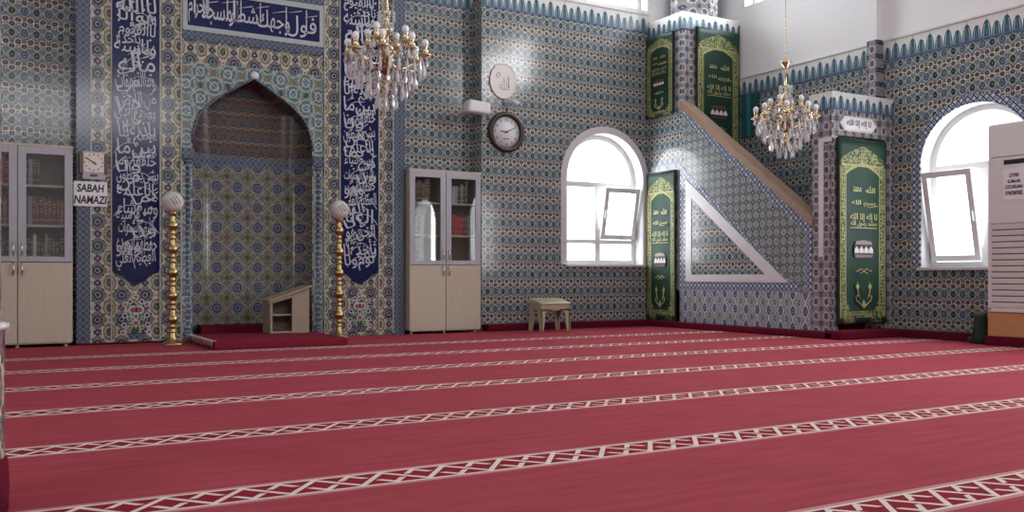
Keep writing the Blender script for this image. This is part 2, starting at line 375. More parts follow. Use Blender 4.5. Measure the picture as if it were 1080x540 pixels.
# ------------------------------------------------------------------ mesh helpers
class B:
    """collects shapes in world coordinates; build() links them as ONE mesh object"""
    def __init__(s): s.bm = bmesh.new(); s.mi = 0; s.sm = set()
    def face(s, pts, mi=None):
        vs = [s.bm.verts.new(p) for p in pts]
        f = s.bm.faces.new(vs); f.material_index = s.mi if mi is None else mi; return f
    def box(s, x0, x1, y0, y1, z0, z1, bev=0, mi=None, rot=None):
        r = bmesh.ops.create_cube(s.bm, size=1)
        vs = r['verts']
        mtx = Matrix.Translation(((x0 + x1) / 2, (y0 + y1) / 2, (z0 + z1) / 2))
        if rot: mtx = mtx @ rot
        mtx = mtx @ Matrix.Diagonal((abs(x1 - x0), abs(y1 - y0), abs(z1 - z0), 1))
        bmesh.ops.transform(s.bm, matrix=mtx, verts=vs)
        fs = {f for v in vs for f in v.link_faces}
        if bev:
            es = {e for v in vs for e in v.link_edges}
            rr = bmesh.ops.bevel(s.bm, geom=list(es), offset=bev, segments=2, affect='EDGES', profile=.6)
            fs = set(rr['faces']) | {f for f in fs if f.is_valid}
        for f in fs:
            if f.is_valid: f.material_index = s.mi if mi is None else mi
        return s
    def lathe(s, prof, cx, cy, seg=20, z0=0., mi=None, a0=0, a1=2 * PI, smooth=True):
        full = abs(a1 - a0 - 2 * PI) < 1e-6; n = seg if full else seg + 1
        rows = []
        for r, z in prof:
            if r < 1e-5: rows.append([s.bm.verts.new((cx, cy, z0 + z))])
            else: rows.append([s.bm.verts.new((cx + r * math.cos(a0 + (a1 - a0) * i / seg), cy + r * math.sin(a0 + (a1 - a0) * i / seg), z0 + z)) for i in range(n)])
        for A, Bq in zip(rows, rows[1:]):
            for i in range(seg):
                j = (i + 1) % n if full else i + 1
                q = [A[i % len(A)], A[j % len(A)], Bq[j % len(Bq)], Bq[i % len(Bq)]] if len(A) > 1 and len(Bq) > 1 else \
                    ([A[0], Bq[j], Bq[i]] if len(A) == 1 and len(Bq) > 1 else ([A[i], A[j], Bq[0]] if len(Bq) == 1 and len(A) > 1 else None))
                if q:
                    f = s.bm.faces.new(q); f.smooth = smooth; f.material_index = s.mi if mi is None else mi
        return s
    def tube(s, pts, r, seg=6, mi=None, taper=None):
        pts = [Vector(p) for p in pts]; rings = []
        for i, p in enumerate(pts):
            t = (pts[min(i + 1, len(pts) - 1)] - pts[max(i - 1, 0)]).normalized()
            a = t.orthogonal().normalized(); 
            if rings:
                a = (pa - t * pa.dot(t)).normalized()
            pa = a; b = t.cross(a); rr = r if taper is None else r * (1 + (taper - 1) * i / (len(pts) - 1))
            rings.append([s.bm.verts.new(p + (a * math.cos(2 * PI * k / seg) + b * math.sin(2 * PI * k / seg)) * rr) for k in range(seg)])
        for A, Bq in zip(rings, rings[1:]):
            for k in range(seg):
                f = s.bm.faces.new([A[k], A[(k + 1) % seg], Bq[(k + 1) % seg], Bq[k]]); f.smooth = True; f.material_index = s.mi if mi is None else mi
        for rg in (list(reversed(rings[0])), rings[-1]):
            f = s.bm.faces.new(rg); f.material_index = s.mi if mi is None else mi
        return s
    def ball(s, c, r, sx=1, sy=1, sz=1, u=12, v=8, mi=None):
        q = bmesh.ops.create_uvsphere(s.bm, u_segments=u, v_segments=v, radius=r)
        bmesh.ops.transform(s.bm, matrix=Matrix.Translation(c) @ Matrix.Diagonal((sx, sy, sz, 1)), verts=q['verts'])
        for f in {f for vv in q['verts'] for f in vv.link_faces}: f.smooth = True; f.material_index = s.mi if mi is None else mi
        return s
    def prism(s, poly, d0, d1, plane='xz', mi=None):
        """extrude a polygon (list of 2-D points) between depths d0 and d1 of the third axis"""
        def P(a, b, d):
            return (a, d, b) if plane == 'xz' else ((d, a, b) if plane == 'yz' else (a, b, d))
        A = [s.bm.verts.new(P(a, b, d0)) for a, b in poly]; C = [s.bm.verts.new(P(a, b, d1)) for a, b in poly]
        k = s.mi if mi is None else mi
        fs = [s.bm.faces.new(A), s.bm.faces.new(list(reversed(C)))]
        for i in range(len(poly)):
            j = (i + 1) % len(poly); fs.append(s.bm.faces.new([A[i], C[i], C[j], A[j]]))
        for f in fs: f.material_index = k
        return s
    def build(s, name, mats, parent=None, local=False):
        if not isinstance(mats, (list, tuple)): mats = [mats]
        bmesh.ops.recalc_face_normals(s.bm, faces=s.bm.faces)
        if parent is not None and not local:
            off = Vector((0, 0, 0)); p = parent
            while p is not None: off += p.location; p = p.parent
            bmesh.ops.translate(s.bm, vec=-off, verts=s.bm.verts)
        me = bpy.data.meshes.new(name); s.bm.to_mesh(me); s.bm.free()
        for m in mats: me.materials.append(m)
        o = bpy.data.objects.new(name, me); COL.objects.link(o)
        if parent is not None: o.parent = parent
        return o
def tag(o, label, cat, group=None, kind=None):
    if label: o['label'] = label
    if cat: o['category'] = cat
    if group: o['group'] = group
    if kind: o['kind'] = kind
    return o
def struct(o, label=None): o['kind'] = 'structure'; 
def thing(name, label, cat, loc, rz=0., group=None):
    o = bpy.data.objects.new(name, None); COL.objects.link(o); o.empty_display_size = .1
    o.location = loc; o.rotation_euler = (0, 0, rz); return tag(o, label, cat, group)
def pivot(o, c):
    """give a one-mesh thing its origin at its base point c"""
    c = Vector(c); o.data.transform(Matrix.Translation(-c)); o.location = c; return o
def copy_tree(o, parent=None):
    c = o.copy(); COL.objects.link(c); c.parent = parent
    for ch in list(o.children): copy_tree(ch, c)
    return c

# ---- writing
AR = {'ا': (0xFE8D, 0xFE8E), 'ب': (0xFE8F, 0xFE90, 0xFE91, 0xFE92), 'ة': (0xFE93, 0xFE94), 'ت': (0xFE95, 0xFE96, 0xFE97, 0xFE98), 'ج': (0xFE9D, 0xFE9E, 0xFE9F, 0xFEA0),
      'ح': (0xFEA1, 0xFEA2, 0xFEA3, 0xFEA4), 'خ': (0xFEA5, 0xFEA6, 0xFEA7, 0xFEA8), 'د': (0xFEA9, 0xFEAA), 'ذ': (0xFEAB, 0xFEAC), 'ر': (0xFEAD, 0xFEAE), 'س': (0xFEB1, 0xFEB2, 0xFEB3, 0xFEB4),
      'ش': (0xFEB5, 0xFEB6, 0xFEB7, 0xFEB8), 'ض': (0xFEBD, 0xFEBE, 0xFEBF, 0xFEC0), 'ط': (0xFEC1, 0xFEC2, 0xFEC3, 0xFEC4), 'ظ': (0xFEC5, 0xFEC6, 0xFEC7, 0xFEC8), 'ع': (0xFEC9, 0xFECA, 0xFECB, 0xFECC),
      'ف': (0xFED1, 0xFED2, 0xFED3, 0xFED4), 'ق': (0xFED5, 0xFED6, 0xFED7, 0xFED8), 'ك': (0xFED9, 0xFEDA, 0xFEDB, 0xFEDC), 'ل': (0xFEDD, 0xFEDE, 0xFEDF, 0xFEE0), 'م': (0xFEE1, 0xFEE2, 0xFEE3, 0xFEE4),
      'ن': (0xFEE5, 0xFEE6, 0xFEE7, 0xFEE8), 'ه': (0xFEE9, 0xFEEA, 0xFEEB, 0xFEEC), 'و': (0xFEED, 0xFEEE), 'ي': (0xFEF1, 0xFEF2, 0xFEF3, 0xFEF4), 'ى': (0xFEEF, 0xFEF0), 'ء': (0xFE80,),
      'إ': (0xFE87, 0xFE88), 'أ': (0xFE83, 0xFE84)}
def shape_ar(t):
    if t == 'الله': return '\uFDF2'
    out = []
    for i, ch in enumerate(t):
        if ch not in AR: out.append(ch); continue
        f = AR[ch]
        pj = i > 0 and t[i - 1] in AR and len(AR[t[i - 1]]) == 4
        nj = i + 1 < len(t) and t[i + 1] in AR and t[i + 1] != 'ء' and len(f) == 4
        out.append(chr(f[min(3 if pj and nj else 2 if nj else 1 if pj else 0, len(f) - 1)]))
    return ''.join(reversed(out))
_tc = {}
def text_geo(s, bold):
    if (s, bold) in _tc: return _tc[(s, bold)]
    c = bpy.data.curves.new('t', 'FONT'); c.body = s; c.offset = bold; c.resolution_u = 3
    o = bpy.data.objects.new('t', c); COL.objects.link(o)
    bpy.context.view_layer.update()
    m = o.evaluated_get(bpy.context.evaluated_depsgraph_get()).to_mesh()
    vs = [v.co.copy() for v in m.vertices]; fs = [tuple(p.vertices) for p in m.polygons]
    bpy.data.objects.remove(o); bpy.data.curves.remove(c)
    x0 = min(v.x for v in vs); x1 = max(v.x for v in vs); y0 = min(v.y for v in vs); y1 = max(v.y for v in vs)
    vs = [((v.x - x0) / (x1 - x0) - .5, (v.y - y0) / (y1 - y0) - .5) for v in vs]
    _tc[(s, bold)] = (vs, fs, (x1 - x0) / (y1 - y0)); return _tc[(s, bold)]
def add_text(b, s, cx, cz, w, h, depth, ax='xz', bold=.0, rot=0., mi=None, shear=0.):
    """flat lettering fitted to a w x h box facing -Y (ax xz) or -X (ax yz, reading towards -Y)"""
    vs, fs, asp = text_geo(s, bold)
    if w is None: w = h * asp
    cr, sr = math.cos(rot), math.sin(rot); bv = []
    for a, c in vs:
        a = a * w + c * h * shear; c = c * h; a, c = a * cr - c * sr, a * sr + c * cr
        bv.append(b.bm.verts.new((cx + a, depth, cz + c) if ax == 'xz' else (depth, cx - a, cz + c)))
    for f in fs:
        try:
            q = b.bm.faces.new([bv[i] for i in f]); q.material_index = b.mi if mi is None else mi
        except ValueError: pass
def arabic(b, s, *a, **k): add_text(b, shape_ar(s), *a, **k)

# ------------------------------------------------------------------ walls with openings
def arch_top(u, op):
    u0, u1, z0, zs, zt = op
    if zs == zt: return zt
    t = (u - (u0 + u1) / 2) / ((u1 - u0) / 2); return zs + (zt - zs) * math.sqrt(max(0, 1 - t * t))
def wall(name, axis, face, out, u0, u1, z0, z1, ops, mats, zsplit=None, jamb=0):
    """axis 'x': wall running along X at y=face..out; 'y': running along Y at x=face..out; ops (u0,u1,z0,zspring,ztop)"""
    b = B()
    P = (lambda u, z, d: (u, d, z)) if axis == 'x' else (lambda u, z, d: (d, u, z))
    br = {u0, u1}
    for o in ops:
        n = 1 if o[3] == o[4] else 28
        for i in range(n + 1):
            br.add(o[0] + (o[1] - o[0]) * (i / n if n == 1 else .5 - .5 * math.cos(PI * i / n)))
    br = sorted(br)
    for a, c in zip(br, br[1:]):
        mid = (a + c) / 2
        os_ = sorted([o for o in ops if o[0] < mid < o[1]], key=lambda o: o[2])
        spans = []; za, zc = z0, z0
        for o in os_:
            spans.append((za, zc, o[2], o[2]))
            ta, tc_ = arch_top(a, o), arch_top(c, o)
            b.face([P(a, ta, face), P(c, tc_, face), P(c, tc_, out), P(a, ta, out)], 2)
            b.face([P(a, o[2], face), P(c, o[2], face), P(c, o[2], out), P(a, o[2], out)], 2)
            za, zc = ta, tc_
        spans.append((za, zc, z1, z1))
        for (pa, pc, qa, qc) in spans:
            cuts = [(pa, pc)]
            if zsplit and pa < zsplit < qa: cuts.append((zsplit, zsplit))
            cuts.append((qa, qc))
            for (r0, r1), (s0, s1) in zip(cuts, cuts[1:]):
                mi = 1 if zsplit and min(r0, r1) >= zsplit - 1e-6 else 0
                b.face([P(a, r0, face), P(c, r1, face), P(c, s1, face), P(a, s0, face)], mi)
                b.face([P(a, r0, out), P(c, r1, out), P(c, s1, out), P(a, s0, out)], 1)
    for o in ops:
        for u in (o[0], o[1]):
            b.face([P(u, o[2], face), P(u, o[3], face), P(u, o[3], out), P(u, o[2], out)], 2)
    for u in (u0, u1): b.face([P(u, z0, face), P(u, z1, face), P(u, z1, out), P(u, z0, out)], 1)
    b.face([P(u0, z1, face), P(u1, z1, face), P(u1, z1, out), P(u0, z1, out)], 1)
    o = b.build(name, mats); struct(o); return o
HC = 6.5
WB = (7.0, 8.335, .885, 2.10, 2.76)        # arched window in the back wall
WR = (5.52, 6.855, .82, 2.02, 2.65)        # arched window in the right wall
TB = (5.95, 8.42, 4.62, 5.75, 5.75)
TR = (8.10, 9.72, 4.62, 5.75, 5.75)
wb = wall('wall_back', 'x', YB, YB + .30, 5.665, XW + .3, 0, HC, [WB, TB], [M['wallxz'], M['plaster'], M['reveal']], 4.29)
wbr = wall('wall_back_recess', 'x', YR, YR + .30, -4.8, 5.66, 0, HC, [], [M['wallxz'], M['plaster'], M['reveal']], 4.29)
wbr.name = 'wall_back_left'
b = B(); b.box(5.655, 5.668, YB - .001, YR, 0, 4.55); b.box(5.655, 5.668, YB - .001, YR, 4.55, HC, mi=1)
st = b.build('pier_side', [M['wallyz'], M['plaster']], wb); st['label'] = 'narrow tiled return facing left'
wr = wall('wall_right', 'y', XW, XW + .30, -4, YB + .3, 0, HC, [WR, (2.43, 3.77, .82, 2.02, 2.65), (-.77, .57, .82, 2.02, 2.65), TR, (2.5, 5.5, 4.62, 5.75, 5.75)], [M['wallyz'], M['plaster'], M['reveal']], 3.33)  # the long upper opening is unseen, added for fill light
wl = wall('wall_left', 'y', -4.5, -4.8, -4, YR, 0, HC, [(4.33, 5.67, .82, 2.02, 2.65), (-.9, 2.1, 3.8, 5.4, 5.4)], [M['wallyz'], M['plaster'], M['reveal']], 3.33)  # openings in this unseen wall are added for the fill lamps
wf = wall('wall_front', 'x', -4, -4.3, -4.8, XW + .3, 0, HC, [(.2, 4.2, 4.3, 5.6, 5.6)], [M['plaster'], M['plaster'], M['white']])
b = B(); b.box(-4.8, XW + .3, -4.3, YR + .3, HC, HC + .15); struct(b.build('ceiling', M['plaster']))
b = B(); b.box(-4.8, XW + .3, -4.3, YR + .3, -.12, 0); struct(b.build('floor', M['carpet']))
# friezes and the raised carpet edge
def strip(name, mat, *a, parent=None, bev=0):
    b = B(); b.box(*a, bev=bev); return b.build(name, mat, parent)
strip('crested_frieze', M['fbxz'], 5.665, 8.44, YB - .012, YB + .01, 4.29, 4.55, parent=wb)
strip('cornice_line', M['marble'], 5.665, 8.44, YB - .03, YB + .01, 4.55, 4.575, parent=wb)
strip('crested_frieze', M['fbxz'], -4.5, 5.665, YR - .012, YR + .01, 4.29, 4.55, parent=wbr)
strip('crested_frieze', M['fryz'], XW - .012, XW + .01, -4, YB, 3.33, 3.58, parent=wr)
strip('cornice_line', M['marble'], XW - .03, XW + .01, -4, YB, 3.58, 3.60, parent=wr)
for nm, a in (('baseboard_back', (5.665, 8.40, YB - .16, YB, 0, .09)), ('baseboard_right', (XW - .14, XW, 5.0, 7.2, 0, .09)), ('baseboard_left', (.8, 1.7, YM - .05, YR, 0, .02))):
    struct(strip(nm, M['darkcarpet'], *a, bev=.015))
# slim pier on the right wall above the pulpit portal
struct(strip('trim_1', [M['postyz']], XW - .14, XW, 7.36, 7.50, 2.86, 3.60))
struct(strip('trim_2', [M['plaster']], XW - .14, XW, 7.36, 7.50, 3.60, HC))

# ------------------------------------------------------------------ windows
def bar(b, ax, u0, u1, z0, z1, d0, d1, mi=None):
    if ax == 'x': b.box(u0, u1, d0, d1, z0, z1, bev=.006, mi=mi)
    else: b.box(d0, d1, u0, u1, z0, z1, bev=.006, mi=mi)
def arch_band(b, ax, op, w0, w1, d0, d1, n=28):
    """band following the jambs and the arch between inward offsets w0 and w1"""
    u0, u1, z0, zs, zt = op; c = (u0 + u1) / 2; r = (u1 - u0) / 2; rz = zt - zs
    P = (lambda u, z, d: (u, d, z)) if ax == 'x' else (lambda u, z, d: (d, u, z))
    def pts(o):
        q = [(u0 + o, z0)]
        q += [(c - (r - o) * math.cos(PI * i / n), zs + (rz - o) * math.sin(PI * i / n)) for i in range(n + 1)]
        q.append((u1 - o, z0)); return q
    A, C = pts(w0), pts(w1)
    for i in range(len(A) - 1):
        q = [A[i], A[i + 1], C[i + 1], C[i]]
        b.face([P(u, z, d0) for u, z in q]); b.face([P(u, z, d1) for u, z in q])
        b.face([P(*A[i], d0), P(*A[i + 1], d0), P(*A[i + 1], d1), P(*A[i], d1)]); b.face([P(*C[i], d0), P(*C[i + 1], d0), P(*C[i + 1], d1), P(*C[i], d1)])
def tilt_sash(parent, ax, u0, u1, z0, z1, d, s):
    """open sash hinged along its foot, leaning into the room; s = +1/-1 direction of outside on the depth axis"""
    ang = R(11)
    f = B(); g = B(); h = B()
    for (a, c, e, q) in ((u0, u0 + .07, z0, z1), (u1 - .07, u1, z0, z1), (u0 + .068, u1 - .068, z0 + .001, z0 + .07), (u0 + .068, u1 - .068, z1 - .07, z1 - .001)):
        bar(f, ax, a, c, e, q, d - .03, d + .03)
    bar(g, ax, u0 + .06, u1 - .06, z0 + .06, z1 - .06, d - .005, d + .005)
    bar(h, ax, *((u0 + .02, u0 + .045) if ax == 'x' else (u0 + .02, u0 + .045)), (z0 + z1) / 2 - .07, (z0 + z1) / 2 + .05, d - s * .06, d - s * .03)
    pv = Vector((0, d, z0)) if ax == 'x' else Vector((d, 0, z0))
    rot = Matrix.Rotation(ang * s, 4, 'X') if ax == 'x' else Matrix.Rotation(-ang * s, 4, 'Y')
    T = Matrix.Translation(pv) @ rot @ Matrix.Translation(-pv)
    for q in (f, g, h): bmesh.ops.transform(q.bm, matrix=T, verts=q.bm.verts)
    fo = f.build('open_sash', M['white'], parent); g.build('glass_pane', M['glass'], fo); h.build('sash_handle', M['white'], fo)
def arched_window(idx, ax, op, face, s, sash, tr2=None):
    u0, u1, z0, zs, zt = op; d = face + s * .23; c = (u0 + u1) / 2
    root = bpy.data.objects.new('window_%d' % idx, None); COL.objects.link(root); root['kind'] = 'structure'
    root.location = (c, face, z0) if ax == 'x' else (face, c, z0)
    f = B(); arch_band(f, ax, op, 0, .07, d - .035, d + .035)
    zt1 = z0 + 1.15
    bar(f, ax, u0 + .068, u1 - .068, z0, z0 + .07, d - .034, d + .034); bar(f, ax, u0 + .068, u1 - .068, zt1 - .035, zt1 + .045, d - .034, d + .034)
    bar(f, ax, c - .045, c + .045, z0 + .069, zt1 - .034, d - .033, d + .033)
    if tr2: bar(f, ax, u0 + .068, u1 - .068, tr2 - .03, tr2 + .03, d - .036, d + .036)
    f.build('window_frame', M['white'], root)
    P = (lambda u, z, dd: (u, dd, z)) if ax == 'x' else (lambda u, z, dd: (dd, u, z))
    # panes: arched head, closed light, small lower lights
    g = B(); n = 24; pts = [(c - (u1 - u0 - .1) / 2 * math.cos(PI * i / n), zs + (zt - zs - .05) * math.sin(PI * i / n)) for i in range(n + 1)]
    pts = [(u0 + .05, zt1)] + pts + [(u1 - .05, zt1)]
    g.face([P(u, z, d) for u, z in pts]); g.build('glass_pane', M['glass'], root)
    lo = tr2 + .03 if tr2 else z0 + .07
    o_ = (c, u1) if sash == 'hi' else (u0, c)
    k_ = (u0, c) if sash == 'hi' else (c, u1)
    g = B(); g.face([P(k_[0] + .03, lo, d), P(k_[1] - .03, lo, d), P(k_[1] - .03, zt1 - .03, d), P(k_[0] + .03, zt1 - .03, d)]); g.build('glass_pane', M['glass'], root)
    if tr2:
        for q in ((u0, c), (c, u1)):
            g = B(); g.face([P(q[0] + .03, z0 + .06, d), P(q[1] - .03, z0 + .06, d), P(q[1] - .03, tr2 - .02, d), P(q[0] + .03, tr2 - .02, d)]); g.build('glass_pane', M['glass'], root)
    tilt_sash(root, ax, o_[0] + .02, o_[1] - .03, lo + .01, zt1 - .02, d - s * .045, s)
    q = B(); bar(q, ax, u0 - .03, u1 + .03, z0 - .03, z0 + .004, *sorted((face - s * .04, face + s * .24))); q.build('window_sill', M['marble'], root)
    e = B(); arch_band(e, ax, op, -.10, 0, *sorted((face - s * .008, face + s * .01))); e.build('tiled_surround', M['marble'] if ax == 'x' else M['boldyz'], root)
    return root
arched_window(1, 'x', WB, YB, 1, 'hi', 1.22)
arched_window(2, 'y', WR, XW, 1, 'hi')
for i, (ax, op, face) in enumerate((('x', TB, YB), ('y', TR, XW))):
    u0, u1, z0, _, z1 = op; d = face + .2
    root = bpy.data.objects.new('window_%d' % (i + 3), None); COL.objects.link(root); root['kind'] = 'structure'
    root.location = ((u0 + u1) / 2, face, z0) if ax == 'x' else (face, (u0 + u1) / 2, z0)
    f = B()
    for a, c, e, q in ((u0, u0 + .07, z0, z1), (u1 - .07, u1, z0, z1), (u0 + .068, u1 - .068, z0 + .001, z0 + .07), (u0 + .068, u1 - .068, z1 - .07, z1 - .001), ((u0 + u1) / 2 - .04, (u0 + u1) / 2 + .04, z0 + .069, z1 - .069)):
        bar(f, ax, a, c, e, q, d - .03, d + .03)
    f.build('window_frame', M['white'], root)
    g = B(); bar(g, ax, u0 + .05, u1 - .05, z0 + .05, z1 - .05, d - .004, d + .004); g.build('glass_pane', M['glass'], root)

# ------------------------------------------------------------------ mihrab
MH = thing('mihrab', 'tall tiled prayer niche with pointed arch between two blue calligraphy panels', 'prayer niche', (2.66, YM, 0))
X0, X1 = .81, 4.515
NL, NR = 1.975, 3.335; NC = (NL + NR) / 2; NH = (NR - NL) / 2
ND = .33
arch_half = [(1.0, 2.20), (.985, 2.34), (.93, 2.47), (.83, 2.58), (.68, 2.68), (.50, 2.77), (.30, 2.86), (.12, 2.935), (0, 2.985)]
arch = [(NC - NH * a, z) for a, z in arch_half] + [(NC + NH * a, z) for a, z in reversed(arch_half[:-1])]

ZT = 4.9
# front slab: left, right, and the columns above the arch
b = B()
b.box(X0, 1.87, YM, YR + .02, 0, ZT); b.box(3.47, X1, YM, YR + .02, 0, ZT)
b.build('side_slab', M['borderxz'], MH)
b = B()
def above(b, pts, ztop, y0, y1):
    for (xa, za), (xb, zb) in zip(pts, pts[1:]):
        b.face([(xa, y0, za), (xb, y0, zb), (xb, y0, ztop), (xa, y0, ztop)])
for seg in ([(1.87, 0), (NL, 0)], [(NR, 0), (3.47, 0)]): above(b, seg, 3.10, YM, 0)
above(b, arch, 3.10, YM, 0)
b.build('arch_face', M['mihrabxz'], MH)
b = B(); b.face([(1.87, YM, 3.10), (3.47, YM, 3.10), (3.47, YM, ZT), (1.87, YM, ZT)]); b.build('upper_field', M['borderxz'], MH)
# niche: jambs, soffit, back
RC = .30
plan = [(NL + RC * (1 - math.cos(PI / 2 * i / 8)), YM + ND * math.sin(PI / 2 * i / 8)) for i in range(9)]
plan += [(NL + RC + (NR - NL - 2 * RC) * i / 12, YM + ND) for i in range(1, 12)]
plan += [(NR - (x - NL), y) for x, y in reversed(plan[:9])]
def arch_z(x):
    t = abs(x - NC) / NH
    for (a, za), (c, zc_) in zip(arch_half, arch_half[1:]):
        if c <= t <= a: return za + (zc_ - za) * (a - t) / (a - c)
    return 2.2
def plan_strip(b, lo, hi):
    grid = [(b.bm.verts.new((x, y, lo(x))), b.bm.verts.new((x, y, hi(x)))) for x, y in plan]
    for p, q in zip(grid, grid[1:]):
        f = b.bm.faces.new([p[0], q[0], q[1], p[1]]); f.smooth = True
b = B(); plan_strip(b, lambda x: 0, lambda x: 2.0); b.build('niche_back', M['nichexz'], MH)
b = B(); plan_strip(b, lambda x: 2.0, lambda x: 2.10); b.build('niche_band', M['geoxz'], MH)
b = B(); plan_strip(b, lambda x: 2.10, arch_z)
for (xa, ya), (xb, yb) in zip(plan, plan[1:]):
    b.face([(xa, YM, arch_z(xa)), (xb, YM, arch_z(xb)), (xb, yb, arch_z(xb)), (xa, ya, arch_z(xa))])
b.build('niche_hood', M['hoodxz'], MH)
# arch moulding
b = B(); b.tube([(x, YM - .006, z) for x, z in arch], .014, 6); b.build('arch_moulding', M['cream'] if False else M['geoxz'], MH)
b = B(); b.ball((NC, YM - .015, 3.02), .045, sy=.4); b.build('arch_finial', M['marble'], MH)
for x in (1.925, 3.405):
    b = B(); b.lathe([(.055, .02), (.058, .12), (.042, .15), (.042, 1.95), (.058, 1.98), (.06, 2.1), (.045, 2.12)], x, YM + .035, 14)
    co = b.build('corner_column', M['geoyz'], MH)
    b = B(); b.box(x - .065, x + .065, YM - .035, YM + .01, 2.02, 2.14, bev=.008); b.build('capital', M['geoxz'], co)
# strips
for x0, x1 in ((X0, .945), (4.365, X1)):
    strip('geometric_border', M['geoxz'], x0, x1, YM - .012, YM, 0, ZT, parent=MH)
b = B()
for x in (.95, 1.148, 1.636, 1.855, 3.485, 3.675, 4.172, 4.36): b.box(x - .006, x + .006, YM - .014, YM, (.62 if x in (1.148, 1.636, 3.675, 4.172) and False else 0.02), ZT)
b.build('edging_lines', M['edge'], MH)
strip('geometric_border', M['geoxz'], 1.87, 3.47, YM - .012, YM, 3.34, 3.44, parent=MH)
strip('geometric_border', M['geoxz'], 1.87, 3.47, YM - .012, YM, 3.93, 4.02, parent=MH)
b = B()
for a in ((1.87, 3.47, 3.44, 3.495), (1.87, 3.47, 3.87, 3.93), (1.87, 1.92, 3.495, 3.87), (3.42, 3.47, 3.495, 3.87)): b.box(a[0], a[1], YM - .018, YM, a[2], a[3])
b.build('inscription_frame', M['edge'], MH)
ip = strip('inscription_panel', M['blueplain'], 1.92, 3.42, YM - .014, YM, 3.495, 3.87, parent=MH); ip['label'] = 'deep blue horizontal inscription panel with white Arabic script'
b = B(); D = YM - .018
for s_, x, z, ww, hh in (('فول', 3.20, 3.645, .36, .25), ('وجهك', 2.87, 3.655, .38, .27), ('شطر', 2.53, 3.67, .32, .26), ('المسجد', 2.27, 3.685, .40, .31), ('الحرام', 2.04, 3.69, .22, .31)):
    arabic(b, s_, x, z, ww, hh, D, bold=.006)
for x in (2.0, 2.09, 2.13, 2.35, 2.42, 2.50, 2.72, 3.02, 3.26): b.box(x - .006, x + .006, D - .002, D, 3.62, 3.85)
for i in range(7): x = 2.1 + i * .19; b.tube([(x, D - .002, 3.76 + .03 * (i % 2)), (x + .15, D - .002, 3.80 + .03 * (i % 2))], .005, 4)
b.build('script', M['script'], ip)
# tall blue panels, with stacked lettering
WORDS = 'الله لا إله إلا هو الحي القيوم لا تأخذه سنة ولا نوم له ما في السموات وما في الأرض من ذا الذي يشفع عنده إلا بإذنه يعلم ما بين أيديهم وما خلفهم ولا يحيطون بشيء من علمه إلا بما شاء وسع كرسيه السموات والأرض ولا يؤوده حفظهما وهو العلي العظيم'.replace('ؤ', 'و').replace('بشيء', 'بشي').split()
def blue_panel(x0, x1, words, seed):
    rnd = random.Random(seed); c = (x0 + x1) / 2; hw = (x1 - x0) / 2
    poly = [(x0, ZT), (x0, .80), (x0 + .02, .76), (x0 + .10, .73), (x0 + .14, .68), (c, .625), (x1 - .14, .68), (x1 - .10, .73), (x1 - .02, .76), (x1, .80), (x1, ZT)]
    b = B(); b.prism(poly, YM - .016, YM - .001); p = b.build('calligraphy_panel', M['bluexz'], MH)
    b = B(); z = .90; i = 0; D = YM - .020
    L = words[::-1]
    while z < 4.5:
        h = rnd.uniform(.19, .25); sd = rnd.choice((-1, 1))
        add_text(b, shape_ar(L[(i + 1) % len(L)]) + shape_ar(L[i % len(L)]), c + rnd.uniform(-.015, .015), z, rnd.uniform(.37, .42), h, D, bold=.004, rot=R(rnd.uniform(-3, 9)))
        arabic(b, L[(i + 2) % len(L)], c + sd * .08, z + h * .55, .24, .16, D - .002, bold=.0, rot=R(rnd.uniform(0, 26)))
        # long sweeping strokes and marks
        x = c - sd * rnd.uniform(.05, .17); q = []
        for k in range(9): t = k / 8; q.append((x + sd * (-.06 + .24 * t), D - .003, z - .07 + .17 * t + .04 * math.sin(PI * 1.4 * t)))
        b.tube(q, .007, 4, taper=.4)
        for k in range(3):
            xx = c + rnd.uniform(-.2, .2); zz = z + rnd.uniform(-.09, .11)
            b.box(xx - .010, xx + .010, D - .003, D, zz - .010, zz + .010, rot=Matrix.Rotation(R(45), 4, 'Y'))
        for k in range(2):
            xx = c + rnd.uniform(-.17, .17); zz = z + rnd.uniform(-.08, .1); b.tube([(xx, D - .002, zz), (xx + .05, D - .002, zz + .035)], .006, 4)
        z += h * .80; i += 3
    b.build('script', M['script'], p)
blue_panel(1.155, 1.63, WORDS, 3); blue_panel(3.682, 4.165, WORDS[12:] + WORDS[:12], 9)
